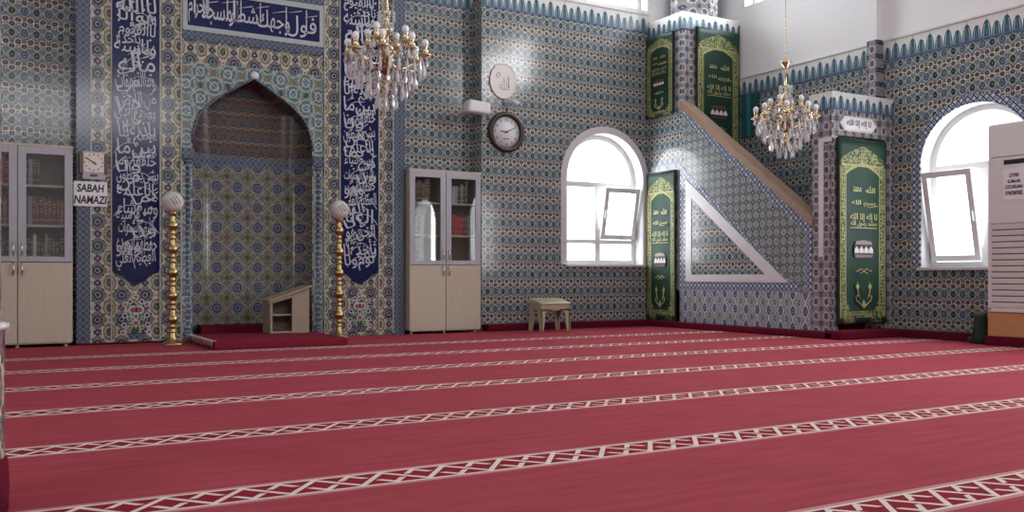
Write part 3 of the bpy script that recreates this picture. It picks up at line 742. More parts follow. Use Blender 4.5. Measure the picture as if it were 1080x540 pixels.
# vase of flowers set in the tiles under each blue panel
for c in (1.392, 3.924):
    rnd = random.Random(int(c * 10))
    b = B(); D = YM - .004
    b.prism([(c - .17, .05), (c + .17, .05), (c + .17, .42), (c + .13, .50), (c, .56), (c - .13, .50), (c - .17, .42)], D, YM + .0, mi=0)
    b.prism([(c - .09, .10), (c + .09, .10), (c + .06, .045), (c - .06, .045)], D - .004, D, mi=3)
    b.box(c - .10, c + .10, D - .005, D, .10, .112, mi=4)
    for (dx, z, r, k) in ((-.03, .36, .036, 1), (.035, .36, .036, 1), (0, .22, .03, 1), (0, .29, .02, 4), (-.12, .20, .02, 4), (.12, .20, .02, 4), (-.11, .30, .022, 4), (.11, .30, .022, 4), (-.11, .42, .022, 1), (.11, .42, .022, 1),
                          (-.06, .45, .02, 4), (.06, .45, .02, 4), (0, .50, .022, 2), (-.07, .27, .018, 2), (.07, .27, .018, 2), (-.06, .17, .02, 2), (.06, .17, .02, 2), (-.13, .12, .022, 1), (.13, .12, .022, 1)):
        for t in range(10):
            pass
        b.prism([(c + dx + (r * 1.35) * math.cos(2 * PI * t / 10), z + (r * 1.35) * math.sin(2 * PI * t / 10)) for t in range(10)], D - .003, D, mi=5)
        b.prism([(c + dx + r * .8 * math.cos(2 * PI * t / 10), z + r * .8 * math.sin(2 * PI * t / 10)) for t in range(10)], D - .005, D, mi=k)
    for sd in (-1, 1):
        for e in ((.12, .20), (.12, .32), (.10, .43), (.04, .36)):
            b.tube([(c, D - .002, .11), (c + sd * e[0] * .5, D - .002, .11 + (e[1] - .11) * .4), (c + sd * e[0], D - .002, e[1])], .004, 4, mi=2)
    o = b.build('flower_vase_tile', [M['borderxz'], M['red'], M['greenleaf'], M['geoxz'], M['ink'], M['script']], MH)
    o['label'] = 'tile picture of a vase with red flowers'
# niche floor riser
strip('carpeted_niche_floor', M['darkcarpet'], NL + .10, NR - .02, YM + .02, YM + ND - .01, 0, .165, parent=MH)

# carpeted step in front of the niche
b = B(); b.box(1.92, 3.28, 9.10, 10.44, 0, .085, bev=.02); 
ps = thing('carpeted_step', 'low burgundy carpeted step in front of the prayer niche', 'step', (2.6, 9.8, 0))
b.build('step_body', M['mat'], ps)
b = B()
for i in range(30):
    y = 9.13 + i * .043; x = 1.905
    b.tube([(1.935, y, .089), (x, y + .003 * (i % 3), .085), (x - .012 - .004 * (i % 2), y + .006 * ((i % 3) - 1), .02 + .012 * (i % 4))], .0036, 4)
b.box(1.93, 1.942, 9.12, 10.42, .084, .0895)
b.build('fringe', M['fringe'], ps)

# ------------------------------------------------------------------ candlesticks
def candlestick(label, x, y):
    t = thing('candlestick', label, 'candlestick', (x, y, 0), 0, 'tall brass candlesticks flanking the niche')
    b = B(); b.lathe([(0, 0), (.115, 0), (.118, .012), (.10, .022), (.095, .03), (.06, .045), (.04, .07), (.034, .10), (.030, .13)], 0, 0, 24)
    b.build('base', M['brass'], t, local=True)
    prof = []
    z = .13
    for k in range(5):
        prof += [(.030, z), (.042, z + .012), (.030, z + .024), (.026, z + .05), (.040, z + .062), (.028, z + .075), (.032, z + .10), (.058, z + .125), (.060, z + .15), (.045, z + .175), (.028, z + .195), (.038, z + .215), (.028, z + .232)]
        z += .245
    prof += [(.030, z), (.045, z + .02), (.050, z + .03), (.040, z + .045), (0, z + .05)]
    b = B(); b.lathe(prof, 0, 0, 20); b.build('shaft', M['brass'], t, local=True)
    b = B(); b.ball((0, 0, z + .145), .112, u=24, v=16); gl = b.build('painted_globe', M['egg'], t, local=True)
    b = B(); 
    for k in range(3):
        a = R(-110 + k * 14); q = []
        for j in range(6):
            aa = a + R(j * 5); zz = z + .145 + (.04 - .016 * j + .012 * k); rr = math.sqrt(max(0, .1135 ** 2 - (zz - z - .145) ** 2)); q.append((rr * math.cos(aa), rr * math.sin(aa), zz))
        b.tube(q, .004, 4)
    b.build('painted_script', M['ink'], gl, local=True)
    return t
candlestick('tall brass candlestick with white globe left of the prayer niche', 1.69, 10.05)
candlestick('tall brass candlestick with white globe right of the niche, beside blue panel', 3.575, 10.24)

# ------------------------------------------------------------------ wooden reading stand in the niche
rs = thing('reading_stand', 'small plank reading stand with slanted top on the carpeted step', 'stand', (2.94, 10.15, .085))
zb = .087
b = B(); b.prism([(2.965, zb), (3.16, zb), (3.16, .585), (2.965, .515)], 10.06, 10.09); b.prism([(3.135, zb), (3.16, zb), (3.16, .585), (3.135, .578)], 10.09, 10.38); b.build('side_panel', M['oldwood'], rs)
b = B(); b.box(2.72, 2.745, 10.06, 10.38, zb, .44); b.build('side_panel', M['oldwood'], rs)
b = B(); b.box(2.74, 3.14, 10.355, 10.38, zb, .47); b.build('back_panel', M['oldwood'], rs)
b = B(); b.box(2.745, 3.13, 10.09, 10.36, .28, .30); b.box(2.745, 2.965, 10.06, 10.36, zb, zb + .02); b.build('shelf', M['oldwood'], rs)
b = B(); b.prism([(2.70, .435), (3.18, .60), (3.18, .62), (2.70, .46)], 10.03, 10.40); b.prism([(2.70, .435), (2.965, .52), (2.965, .485), (2.70, .41)], 10.045, 10.06); b.build('slanted_top', M['oldwood'], rs)

# ------------------------------------------------------------------ bookcases
def bookcase(label, x0):
    W = 1.00; D0, D1 = 10.38, 10.80; t = thing('bookcase', label, 'bookcase', (x0 + W / 2, (D0 + D1) / 2, 0), 0, 'glass fronted bookcases against the tiled wall')
    z0, z1 = .032, 2.055; c = x0 + W / 2
    b = B(); b.box(x0, x0 + .018, D0 + .02, D1, z0, z1); b.box(x0 + W - .018, x0 + W, D0 + .02, D1, z0, z1)
    b.box(x0 - .005, x0 + W + .005, D0, D1, z1 - .02, z1 + .005); b.box(x0, x0 + W, D0 + .02, D1, z0, z0 + .02); b.box(c - .009, c + .009, D0 + .03, D1, z0, z1)
    b.build('carcass', M['beech'], t)
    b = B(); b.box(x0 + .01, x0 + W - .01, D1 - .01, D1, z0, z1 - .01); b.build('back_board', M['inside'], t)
    for z in (.875, 1.235, 1.64):
        b = B(); b.box(x0 + .018, x0 + W - .018, D0 + .04, D1 - .01, z - .011, z + .011); b.build('shelf', M['beech'], t)
    for k in range(2):
        a = x0 + .004 + k * W / 2; e = a + W / 2 - .008
        b = B(); F = .072
        for q in ((a, a + F, .868, z1 - .022), (e - F, e, .868, z1 - .022), (a + F, e - F, .868, .868 + F - .02), (a + F, e - F, z1 - .022 - F, z1 - .022)): b.box(q[0], q[1], D0 - .002, D0 + .018, q[2], q[3], bev=.003)
        d = b.build('glazed_door', M['lilac'], t)
        b = B(); b.box(a + F - .01, e - F + .01, D0 + .006, D0 + .010, .868 + F - .03, z1 - F - .012); b.build('glass_pane', M['cabglass'], d)
        hx = e - .035 if k == 0 else a + .035
        b = B(); b.tube([(hx, D0, .93), (hx, D0 - .025, .945), (hx, D0 - .03, .99), (hx, D0 - .025, 1.035), (hx, D0, 1.05)], .007, 6); b.build('handle', M['chrome'], d)
        b = B(); b.box(a, e, D0 - .002, D0 + .018, z0 + .012, .860, bev=.003); d = b.build('wooden_door', M['beech'], t)
        b = B(); b.tube([(hx, D0, .73), (hx - .004, D0 - .025, .745), (hx + .006, D0 - .032, .79), (hx - .004, D0 - .025, .835), (hx, D0, .85)], .008, 6); b.build('handle', M['chrome'], d)
    for x in (x0 + .05, x0 + W - .06, c):
        for y in (D0 + .06, D1 - .06):
            b = B(); b.lathe([(.018, 0), (.02, .01), (.014, .02), (.014, .034)], x, y, 10); b.build('foot', M['edge'], t)
    return t
bookcase('glass fronted bookcase full of books left of the prayer niche', -.230)
bookcase('glass fronted bookcase right of the niche reflecting an arched window', 4.530)
def book_fn(col, band):
    def f(g, x, z, vec):
        c = g.mix(g.noise(vec, 6, 2), tuple(q * .75 for q in col), tuple(min(1, q * 1.2) for q in col))
        t = ((z - .83).abs() < .018).mx((z - .72).abs() < .012).mx((z - .18).abs() < .015).mx(((z - .5).abs() < .07) * (x > .25) * (x < .75) * (((z * 60).sin()) > 0))
        return g.mix(t * band, c, (.50, .38, .16))
    return f
BC = {'dark red': (.16, .02, .025), 'brown': (.11, .05, .03), 'dark green': (.02, .06, .04), 'black': (.02, .02, .022), 'navy blue': (.02, .03, .09), 'bright red': (.45, .02, .04), 'cream': (.50, .44, .34), 'grey': (.25, .26, .27), 'tan': (.28, .17, .09)}
BM = {k: material('book_cover', fn=book_fn(v, .8 if k not in ('cream', 'grey', 'bright red') else .25), axis='xz', coords='Generated', rough=.5) for k, v in BC.items()}
PROTO = {}
def book(color, x, z, th, h, dp, label, group, y=10.43):
    if color not in PROTO:
        b = B()
        b.box(0, 1, 0, .03, 0, 1, bev=.01); b.box(0, .08, 0, 1, 0, 1); b.box(.92, 1, 0, 1, 0, 1); b.box(.08, .92, .03, .97, .03, .97, mi=1)
        o = b.build('book', [BM[color], M['paper']]); PROTO[color] = o
    else:
        o = PROTO[color].copy(); COL.objects.link(o)
    o.name = 'book'; o.location = (x, y, z); o.scale = (th, dp, h)
    tag(o, label, 'book', group)
ORD = 'first second third fourth fifth sixth seventh eighth ninth tenth eleventh twelfth thirteenth'.split()
def row(case, door, shelf, z, x0, x1, cols, hmin, hmax, fill=1.0, seed=1):
    rnd = random.Random(seed); x = x0; i = 0
    while x < x1 - .02 and i < 13:
        th = rnd.uniform(.026, .040)
        if x + th > x1: break
        c = cols[i % len(cols)] if fill == 1.0 else rnd.choice(cols)
        hh = rnd.uniform(hmin, hmax)
        book(c, x, z, th, hh, rnd.uniform(.16, .19), '%s book, %s from left on %s shelf, %s door of %s bookcase' % (c, ORD[i], shelf, door, case), 'books on the %s shelf of the %s bookcase' % (shelf, case))
        x += th + .002; i += 1
LZ = {'bottom': .8865, 'middle': 1.2465, 'top': 1.6515}
row('left', 'right', 'top', LZ['top'], .30, .48, ['dark green', 'navy blue', 'grey', 'dark green', 'brown'], .24, .29, seed=2)
row('left', 'right', 'top', LZ['top'], .62, .74, ['brown', 'dark red', 'tan'], .24, .28, seed=3) if False else None
row('left', 'right', 'middle', LZ['middle'], .30, .72, ['dark red', 'brown', 'grey', 'brown', 'brown', 'dark red', 'brown', 'brown', 'dark red', 'brown', 'tan', 'cream'], .25, .30, seed=4)
row('left', 'right', 'bottom', LZ['bottom'], .30, .72, ['navy blue', 'black', 'dark green', 'cream', 'dark green', 'black', 'tan', 'dark green', 'brown', 'dark green', 'dark green', 'black'], .20, .27, seed=5)
row('left', 'left', 'top', LZ['top'], .05, .22, ['dark red', 'dark red', 'bright red', 'dark red', 'brown'], .24, .29, seed=6)
row('left', 'left', 'middle', LZ['middle'], .05, .22, ['brown', 'black', 'black', 'tan', 'brown'], .25, .30, seed=7)
row('left', 'left', 'bottom', LZ['bottom'], .05, .22, ['dark green', 'black', 'brown', 'dark green', 'black'], .20, .26, seed=8)
row('right', 'right', 'top', LZ['top'], 5.11, 5.40, ['grey', 'cream', 'grey', 'black', 'tan', 'black', 'brown', 'black'], .22, .28, seed=9)
row('right', 'right', 'middle', LZ['middle'], 5.11, 5.41, ['brown', 'bright red', 'bright red', 'bright red', 'bright red', 'dark red', 'brown', 'tan'], .24, .29, seed=10)
row('right', 'left', 'middle', LZ['middle'], 4.56, 4.72, ['black', 'navy blue', 'dark green', 'black'], .22, .28, seed=11)
row('right', 'left', 'bottom', LZ['bottom'], 4.56, 4.74, ['brown', 'dark red', 'dark red', 'brown'], .18, .24, seed=12)
row('right', 'left', 'top', LZ['top'], 4.56, 4.84, ['brown', 'brown', 'dark red', 'brown', 'black', 'brown'], .24, .30, seed=13)

# ------------------------------------------------------------------ things on the back wall
# square wooden wall clock and the paper sign below it
sc_ = thing('wall_clock', 'small square wall clock with reddish wooden sides above a paper sign', 'clock', (.965, YM - .06, 1.73))
x0, x1, z0, z1 = .835, 1.11, 1.735, 2.03; yf = YM - .07
b = B(); b.box(x0 + .03, x1 - .03, yf + .01, YM - .013, z0, z1, bev=.006); b.build('case', M['lilac'], sc_)
for a in ((x0, x0 + .035), (x1 - .035, x1)):
    b = B(); b.box(a[0], a[1], yf, YM - .013, z0 + .06, z1 - .02, bev=.006); b.build('wooden_side', M['redwood'], sc_)
b = B(); b.box(x0 + .042, x1 - .042, yf + .004, yf + .012, z0 + .075, z1 - .02); di = b.build('dial', M['cream'], sc_)
b = B(); cx, cz = (x0 + x1) / 2, (z0 + z1) / 2 + .03
for k in range(12): a = R(30 * k); b.box(cx + .083 * math.sin(a) - .006, cx + .083 * math.sin(a) + .006, yf + .001, yf + .004, cz + .083 * math.cos(a) - .008, cz + .083 * math.cos(a) + .008)
b.build('hour_marks', M['redwood'], di)
b = B(); b.tube([(cx, yf - .002, cz), (cx - .075, yf - .002, cz + .045)], .005, 4); b.tube([(cx, yf - .004, cz), (cx + .025, yf - .004, cz - .02)], .008, 4); b.lathe([(0, 0), (.016, 0), (.016, .004), (0, .004)], 0, 0, 12); 
b.build('hands', M['ink'], di)
b = B(); b.box(cx - .035, cx + .035, yf + .002, yf + .012, z0 + .03, z0 + .055, bev=.003); b.build('name_plate', M['redwood'], sc_)
b = B(); b.box(.785, 1.105, YM - .022, YM - .016, 1.455, 1.715)
sg = thing('prayer_sign', 'white paper sign with black words below the square wall clock', 'sign', (.92, YM - .02, 1.45))
b.build('paper_sheet', M['paper'], sg)
for s_, x_, z_, w_ in (('SABAH', .945, 1.645, .255), ('NAMAZI', .945, 1.525, .305)):
    b = B(); add_text(b, s_, x_, z_, w_, .085, YM - .024, bold=.03, shear=.10); b.build('printed_word', M['ink'], sg)

# round clock
rc = thing('wall_clock', 'large round wall clock with dark rim on the tiled wall', 'clock', (6.02, YB, 2.39))
cx, cz = 6.02, 2.65
def disc(b, r0, r1, y0, y1, seg=40, mi=None):
    """ring/disc about (cx, cz) facing -Y"""
    n = len(b.bm.verts); b.lathe([(r0, 0), (r1, 0), (r1, 1), (r0, 1)], 0, 0, seg, mi=mi) if r0 else b.lathe([(0, 0), (r1, 0), (r1, 1), (0, 1)], 0, 0, seg, mi=mi)
    b.bm.verts.ensure_lookup_table()
    for v in b.bm.verts[n:]: x, y, z = v.co; v.co = (cx + x, y0 + (y1 - y0) * z, cz + y)
b = B(); b.lathe([(.205, .0), (.205, .03), (.222, .05), (.250, .055), (.268, .04), (.275, .0)], 0, 0, 40)
for v in b.bm.verts: x, y, z = v.co; v.co = (cx + x, YB - z, cz + y)
b.build('rim', M['clockwood'], rc)
b = B(); disc(b, 0, .21, YB - .018, YB - .002); di = b.build('dial', M['dial'], rc)
b = B()
for k in range(1, 13):
    a = R(30 * k); add_text(b, str(k), cx + .165 * math.sin(a), cz + .165 * math.cos(a), None, .036, YB - .021, bold=.01)
for k in range(60): a = R(6 * k); b.box(cx + .195 * math.sin(a) - .002, cx + .195 * math.sin(a) + .002, YB - .021, YB - .019, cz + .195 * math.cos(a) - .005, cz + .195 * math.cos(a) + .005)
b.box(cx - .05, cx + .05, YB - .021, YB - .019, cz - .095, cz - .085)
b.build('numerals', M['ink'], di)
b = B()
for ang, l, w_ in ((64, .15, .007), (276, .10, .009)):
    a = R(ang); b.tube([(cx - .02 * math.sin(a), YB - .024, cz - .02 * math.cos(a)), (cx + l * math.sin(a), YB - .024, cz + l * math.cos(a))], w_, 6, taper=.5)
b.ball((cx, YB - .026, cz), .012); b.build('hands', M['ink'], di)

# oval medallion with the word on it
md = thing('medallion', 'white oval lobed medallion with Arabic word above the round clock', 'medallion', (5.975, YB, 3.09))
def lobed(rx, rz, k=16, n=96, dep=.035):
    return [(5.975 + rx * math.cos(2 * PI * i / n) * (1 + dep * abs(math.sin(k / 2 * 2 * PI * i / n))), 3.325 + rz * math.sin(2 * PI * i / n) * (1 + dep * abs(math.sin(k / 2 * 2 * PI * i / n)))) for i in range(n)]
b = B(); b.prism(lobed(.195, .225), YB - .02, YB - .001); b.build('plate', M['cream'], md)
b = B(); 
ob = lobed(.195, .225); b.tube([(x, YB - .02, z) for x, z in ob + ob[:1]], .006, 4); b.build('raised_edge', M['marble'], md)
b = B(); arabic(b, 'الله', 5.985, 3.29, .16, .17, YB - .024, bold=.015); b.tube([(6.055, YB - .022, 3.24), (6.055, YB - .022, 3.40)], .006, 4); b.tube([(5.90 + .03 * math.cos(t), YB - .022, 3.40 + .03 * math.sin(t)) for t in [i * .5 for i in range(11)]], .004, 4)
b.build('script', M['geoxz'], md)

# small white spotlight under the medallion and white loudspeaker
sl = thing('spotlight', 'tiny white spotlight between medallion and round clock', 'light', (6.08, YB, 3.0))
b = B(); b.tube([(6.04, YB, 3.05), (6.05, YB - .09, 3.05)], .010, 8); b.build('bracket', M['white'], sl)
b = B(); b.lathe([(0, 0), (.022, 0), (.038, .09), (.040, .10), (.034, .10), (.02, .05)], 0, 0, 16)
bmesh.ops.transform(b.bm, matrix=Matrix.Translation((6.05, YB - .12, 3.06)) @ Matrix.Rotation(R(125), 4, 'Y') @ Matrix.Rotation(R(20), 4, 'X'), verts=b.bm.verts)
b.build('lamp_head', M['white'], sl)
sp = thing('loudspeaker', 'white box loudspeaker on bracket beside the wall pier', 'loudspeaker', (5.47, YB - .1, 2.80))
b = B(); b.prism([(5.335, 2.84), (5.36, 2.99), (5.665, 2.97), (5.665, 2.83)], YB - .24, YB - .07); bmesh.ops.bevel(b.bm, geom=b.bm.edges[:], offset=.012, segments=2, affect='EDGES'); b.build('cabinet', M['paper'], sp)
b = B(); b.prism([(5.365, 2.855), (5.375, 2.975), (5.63, 2.957), (5.63, 2.845)], YB - .246, YB - .238); b.build('grille', M['acwhite'], sp)
b = B(); b.tube([(5.50, YB - .08, 2.9), (5.50, YR, 2.9)], .014, 8); b.build('bracket', M['white'], sp)

# ------------------------------------------------------------------ plastic stool
stl = thing('stool', 'beige plastic step stool under the wall between bookcase and window', 'stool', (6.44, 10.16, 0))
b = B(); b.box(6.20, 6.675, 10.00, 10.31, .345, .375, bev=.014); b.box(6.215, 6.66, 10.012, 10.03, .27, .35); b.box(6.215, 6.66, 10.28, 10.298, .27, .35); b.box(6.21, 6.228, 10.02, 10.29, .27, .35); b.box(6.647, 6.665, 10.02, 10.29, .27, .35)
for v in b.bm.verts:
    if v.co.z > .2: v.co.z += (v.co.y - 10.0) * .20
b.build('seat', M['olive'], stl)
for sx in (0, 1):
    for sy in (0, 1):
        b = B(); xi = 6.215 if sx == 0 else 6.66; dx = 1 if sx == 0 else -1; y = 10.012 if sy == 0 else 10.298; dy = 1 if sy == 0 else -1
        X = lambda q: xi + dx * q
        n = 6; inner = [(.065 + .10 * (1 - math.cos(PI / 2 * i / n)), .20 + .075 * math.sin(PI / 2 * i / n)) for i in range(n + 1)]
        poly = [(-.018, 0), (.035, 0), (.055, .1)] + inner + [(.165, .29), (0, .29)]
        b.prism([(X(p), q) for p, q in poly], y, y + dy * .016)
        n2 = [(0, 0), (.035, 0), (.05, .14), (.10, .26), (.10, .29), (0, .29)]
        b.prism([(y + dy * p, q) for p, q in n2], X(0) if True else 0, X(.016), plane='yz')
        for v in b.bm.verts:
            if v.co.z > .2: v.co.z += (v.co.y - 10.0) * .20
        b.build('leg', M['olive'], stl)

# ------------------------------------------------------------------ minbar (stepped pulpit)
XS = 8.44; YF = 7.245; YT = 9.84
mb = thing('pulpit', 'tall tiled pulpit with sloping side, wooden handrail and portal in the corner', 'pulpit', (8.97, 8.9, 0))
def side(poly, d0, d1, name, mat, par=mb):
    b = B(); b.prism(poly, d0, d1, plane='yz'); return b.build(name, mat, par)
zr0, zr1 = 3.10, 1.33      # foot of the rail at YT and at the portal post
def rail_z(y): return zr1 + (zr0 - zr1) * (y - 7.541) / (YT - 7.541)
side([(7.541, 0), (YT, 0), (YT, rail_z(YT)), (7.541, zr1)], XS, XS + .14, 'side_wall', M['fineyz'])
# lower dado, bands and white triangle laid on the side wall
def pl(y0, y1, z0, z1, e, name, mat): return side([(y0, z0), (y1, z0), (y1, z1), (y0, z1)], XS - e, XS, name, mat)
pl(7.541, 10.0, .08, .53, .004, 'palmette_dado', M['palmetteyz'])
sl_ = (2.06 - .656) / (9.76 - 7.954)
def zt(y, off=0): return .656 + (y - 7.954) * sl_ + off
side([(9.90, .53), (7.72, .53), (7.72, .645), (9.90, .645)], XS - .006, XS, 'geometric_band', M['boldyz'])
side([(9.90, .646), (9.78, .646), (9.78, 2.12), (9.90, 2.12)], XS - .0055, XS, 'geometric_band', M['boldyz'])
side([(7.72, .53), (7.90, .645), (9.78, zt(9.78) + .0), (9.90, 2.12), (9.90, 2.30)], XS - .0045, XS, 'geometric_band', M['boldyz'])
# white frame as three strips round the inner field
A_, B_, C_ = (9.765, 2.075), (9.765, .645), (7.90, .645)
a_, b_, c_ = (9.645, 1.80), (9.645, .745), (8.27, .745)
for q, n in (([A_, B_, b_, a_], 0), ([B_, C_, c_, b_], 1), ([C_, A_, a_, c_], 2)):
    side(q, XS - .016, XS, 'white_triangle_frame', M['marble'])
side([a_, b_, c_], XS - .008, XS, 'triangle_field', M['wallyz'])
side([(7.541, zr1 - .16), (YT, zr0 - .16), (YT, zr0 - .01), (7.541, zr1 - .01)], XS - .008, XS, 'geometric_band', M['boldyz'])
side([(7.541, .53), (7.62, .53), (7.62, zr1 - .10), (7.541, zr1 - .16)], XS - .008, XS, 'geometric_band', M['boldyz'])
side([(7.50, zr1 - .03), (YT + .02, zr0 - .02), (YT + .02, zr0 + .085), (7.50, zr1 + .085)], XS - .035, XS + .16, 'handrail', M['rail'])
# steps behind the side wall
b = B(); n = 9
for i in range(n):
    y0 = 7.60 + (YT - 7.60) * i / n; b.box(XS + .14, XW - .02, y0, YT, .30 * 0 + i * .25, (i + 1) * .25)
b.build('stair', M['mat'], mb)
side([(7.541, 0), (YT, 0), (YT, rail_z(YT) - .1), (7.541, zr1 - .1)], XW - .02, XW - .004, 'far_side', M['wallyz'])
# tower
b = B(); b.box(XS, XW - .002, YT, YB - .002, 0, 4.19); 
tw = b.build('tower', [M['fineyz'], M['postxz']], mb)
for p in tw.data.polygons:
    if abs(p.normal.y) > .9: p.material_index = 1
side([(9.90, .08), (10.598, .08), (10.598, 2.3), (9.90, 2.3)], XS - .004, XS, 'tower_side_dado', M['palmetteyz'])
side([(9.84, 2.3), (10.598, 2.3), (10.598, 3.03), (9.84, 3.03)], XS - .004, XS, 'tower_side_tiles', M['wallyz'])
side([(9.84, 3.03), (10.0, 3.03), (10.0, 4.19), (9.84, 4.19)], XS - .006, XS, 'tower_corner_tiles', M['postyz'])
strip('tower_cornice', [M['ftyz']], XS - .02, XS + .02, YT - .02, YB - .002, 4.19, 4.42, parent=mb)
strip('tower_cornice', [M['ftxz']], XS - .02, XW - .002, YT - .022, YT + .02, 4.19, 4.42, parent=mb)
b = B(); b.box(XS - .02, XW - .002, YT - .02, YB - .002, 4.415, 4.43); b.build('tower_roof', M['plaster'], mb)
b = B(); b.lathe([(.40, 4.43), (.36, 4.48), (.34, 4.52), (.34, 5.05), (.39, 5.10), (.39, 5.16), (.30, 5.22), (.12, 5.9), (.02, 6.3), (0, 6.32)], 8.97, 10.21, 8, smooth=False); o = b.build('turret', M['postxz'], mb)
# portal
b = B(); b.box(XS, XS + .10, YF, 7.541, 0, 2.65); b.box(XW - .13, XW - .002, YF, 7.541, 0, 2.65); b.box(XS + .10, XW - .13, YF, 7.541, 2.36, 2.65)
po = b.build('portal', [M['postyz'], M['postxz']], mb)
for p in po.data.polygons:
    if abs(p.normal.y) > .9: p.material_index = 1
strip('portal_cornice', [M['fpyz']], XS - .02, XS + .02, YF - .02, 7.56, 2.65, 2.85, parent=mb)
strip('portal_cornice', [M['fpxz']], XS - .02, XW - .002, YF - .022, YF + .02, 2.65, 2.85, parent=mb)
b = B(); b.box(XS - .02, XW - .002, YF - .02, 7.56, 2.84, 2.855); b.build('portal_roof', M['plaster'], mb)
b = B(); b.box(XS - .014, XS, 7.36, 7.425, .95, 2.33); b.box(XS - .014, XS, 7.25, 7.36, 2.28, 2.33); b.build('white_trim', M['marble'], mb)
hexa = lambda e: [(8.56 + e, 2.505), (8.64 + e * .6, 2.59 - e), (9.12 - e * .6, 2.59 - e), (9.20 - e, 2.505), (9.12 - e * .6, 2.42 + e), (8.64 + e * .6, 2.42 + e)]
b = B(); b.prism(hexa(0), YF - .014, YF); pq = b.build('inscription_plaque', M['marble'], mb)
b = B(); b.prism(hexa(.02), YF - .018, YF - .014); b.build('plaque_field', M['paper'], pq)
b = B(); arabic(b, 'لا إله إلا الله', 8.88, 2.505, .42, .10, YF - .021, bold=.02); b.build('script', M['ink'], pq)
b = B(); b.box(XS - .11, XS, YF - .10, YB - .17, 0, .085, bev=.02); b.box(XS - .11, XW - .14, YF - .22, YF + .02, 0, .10, bev=.02); b.build('carpeted_base', M['darkcarpet'], mb)

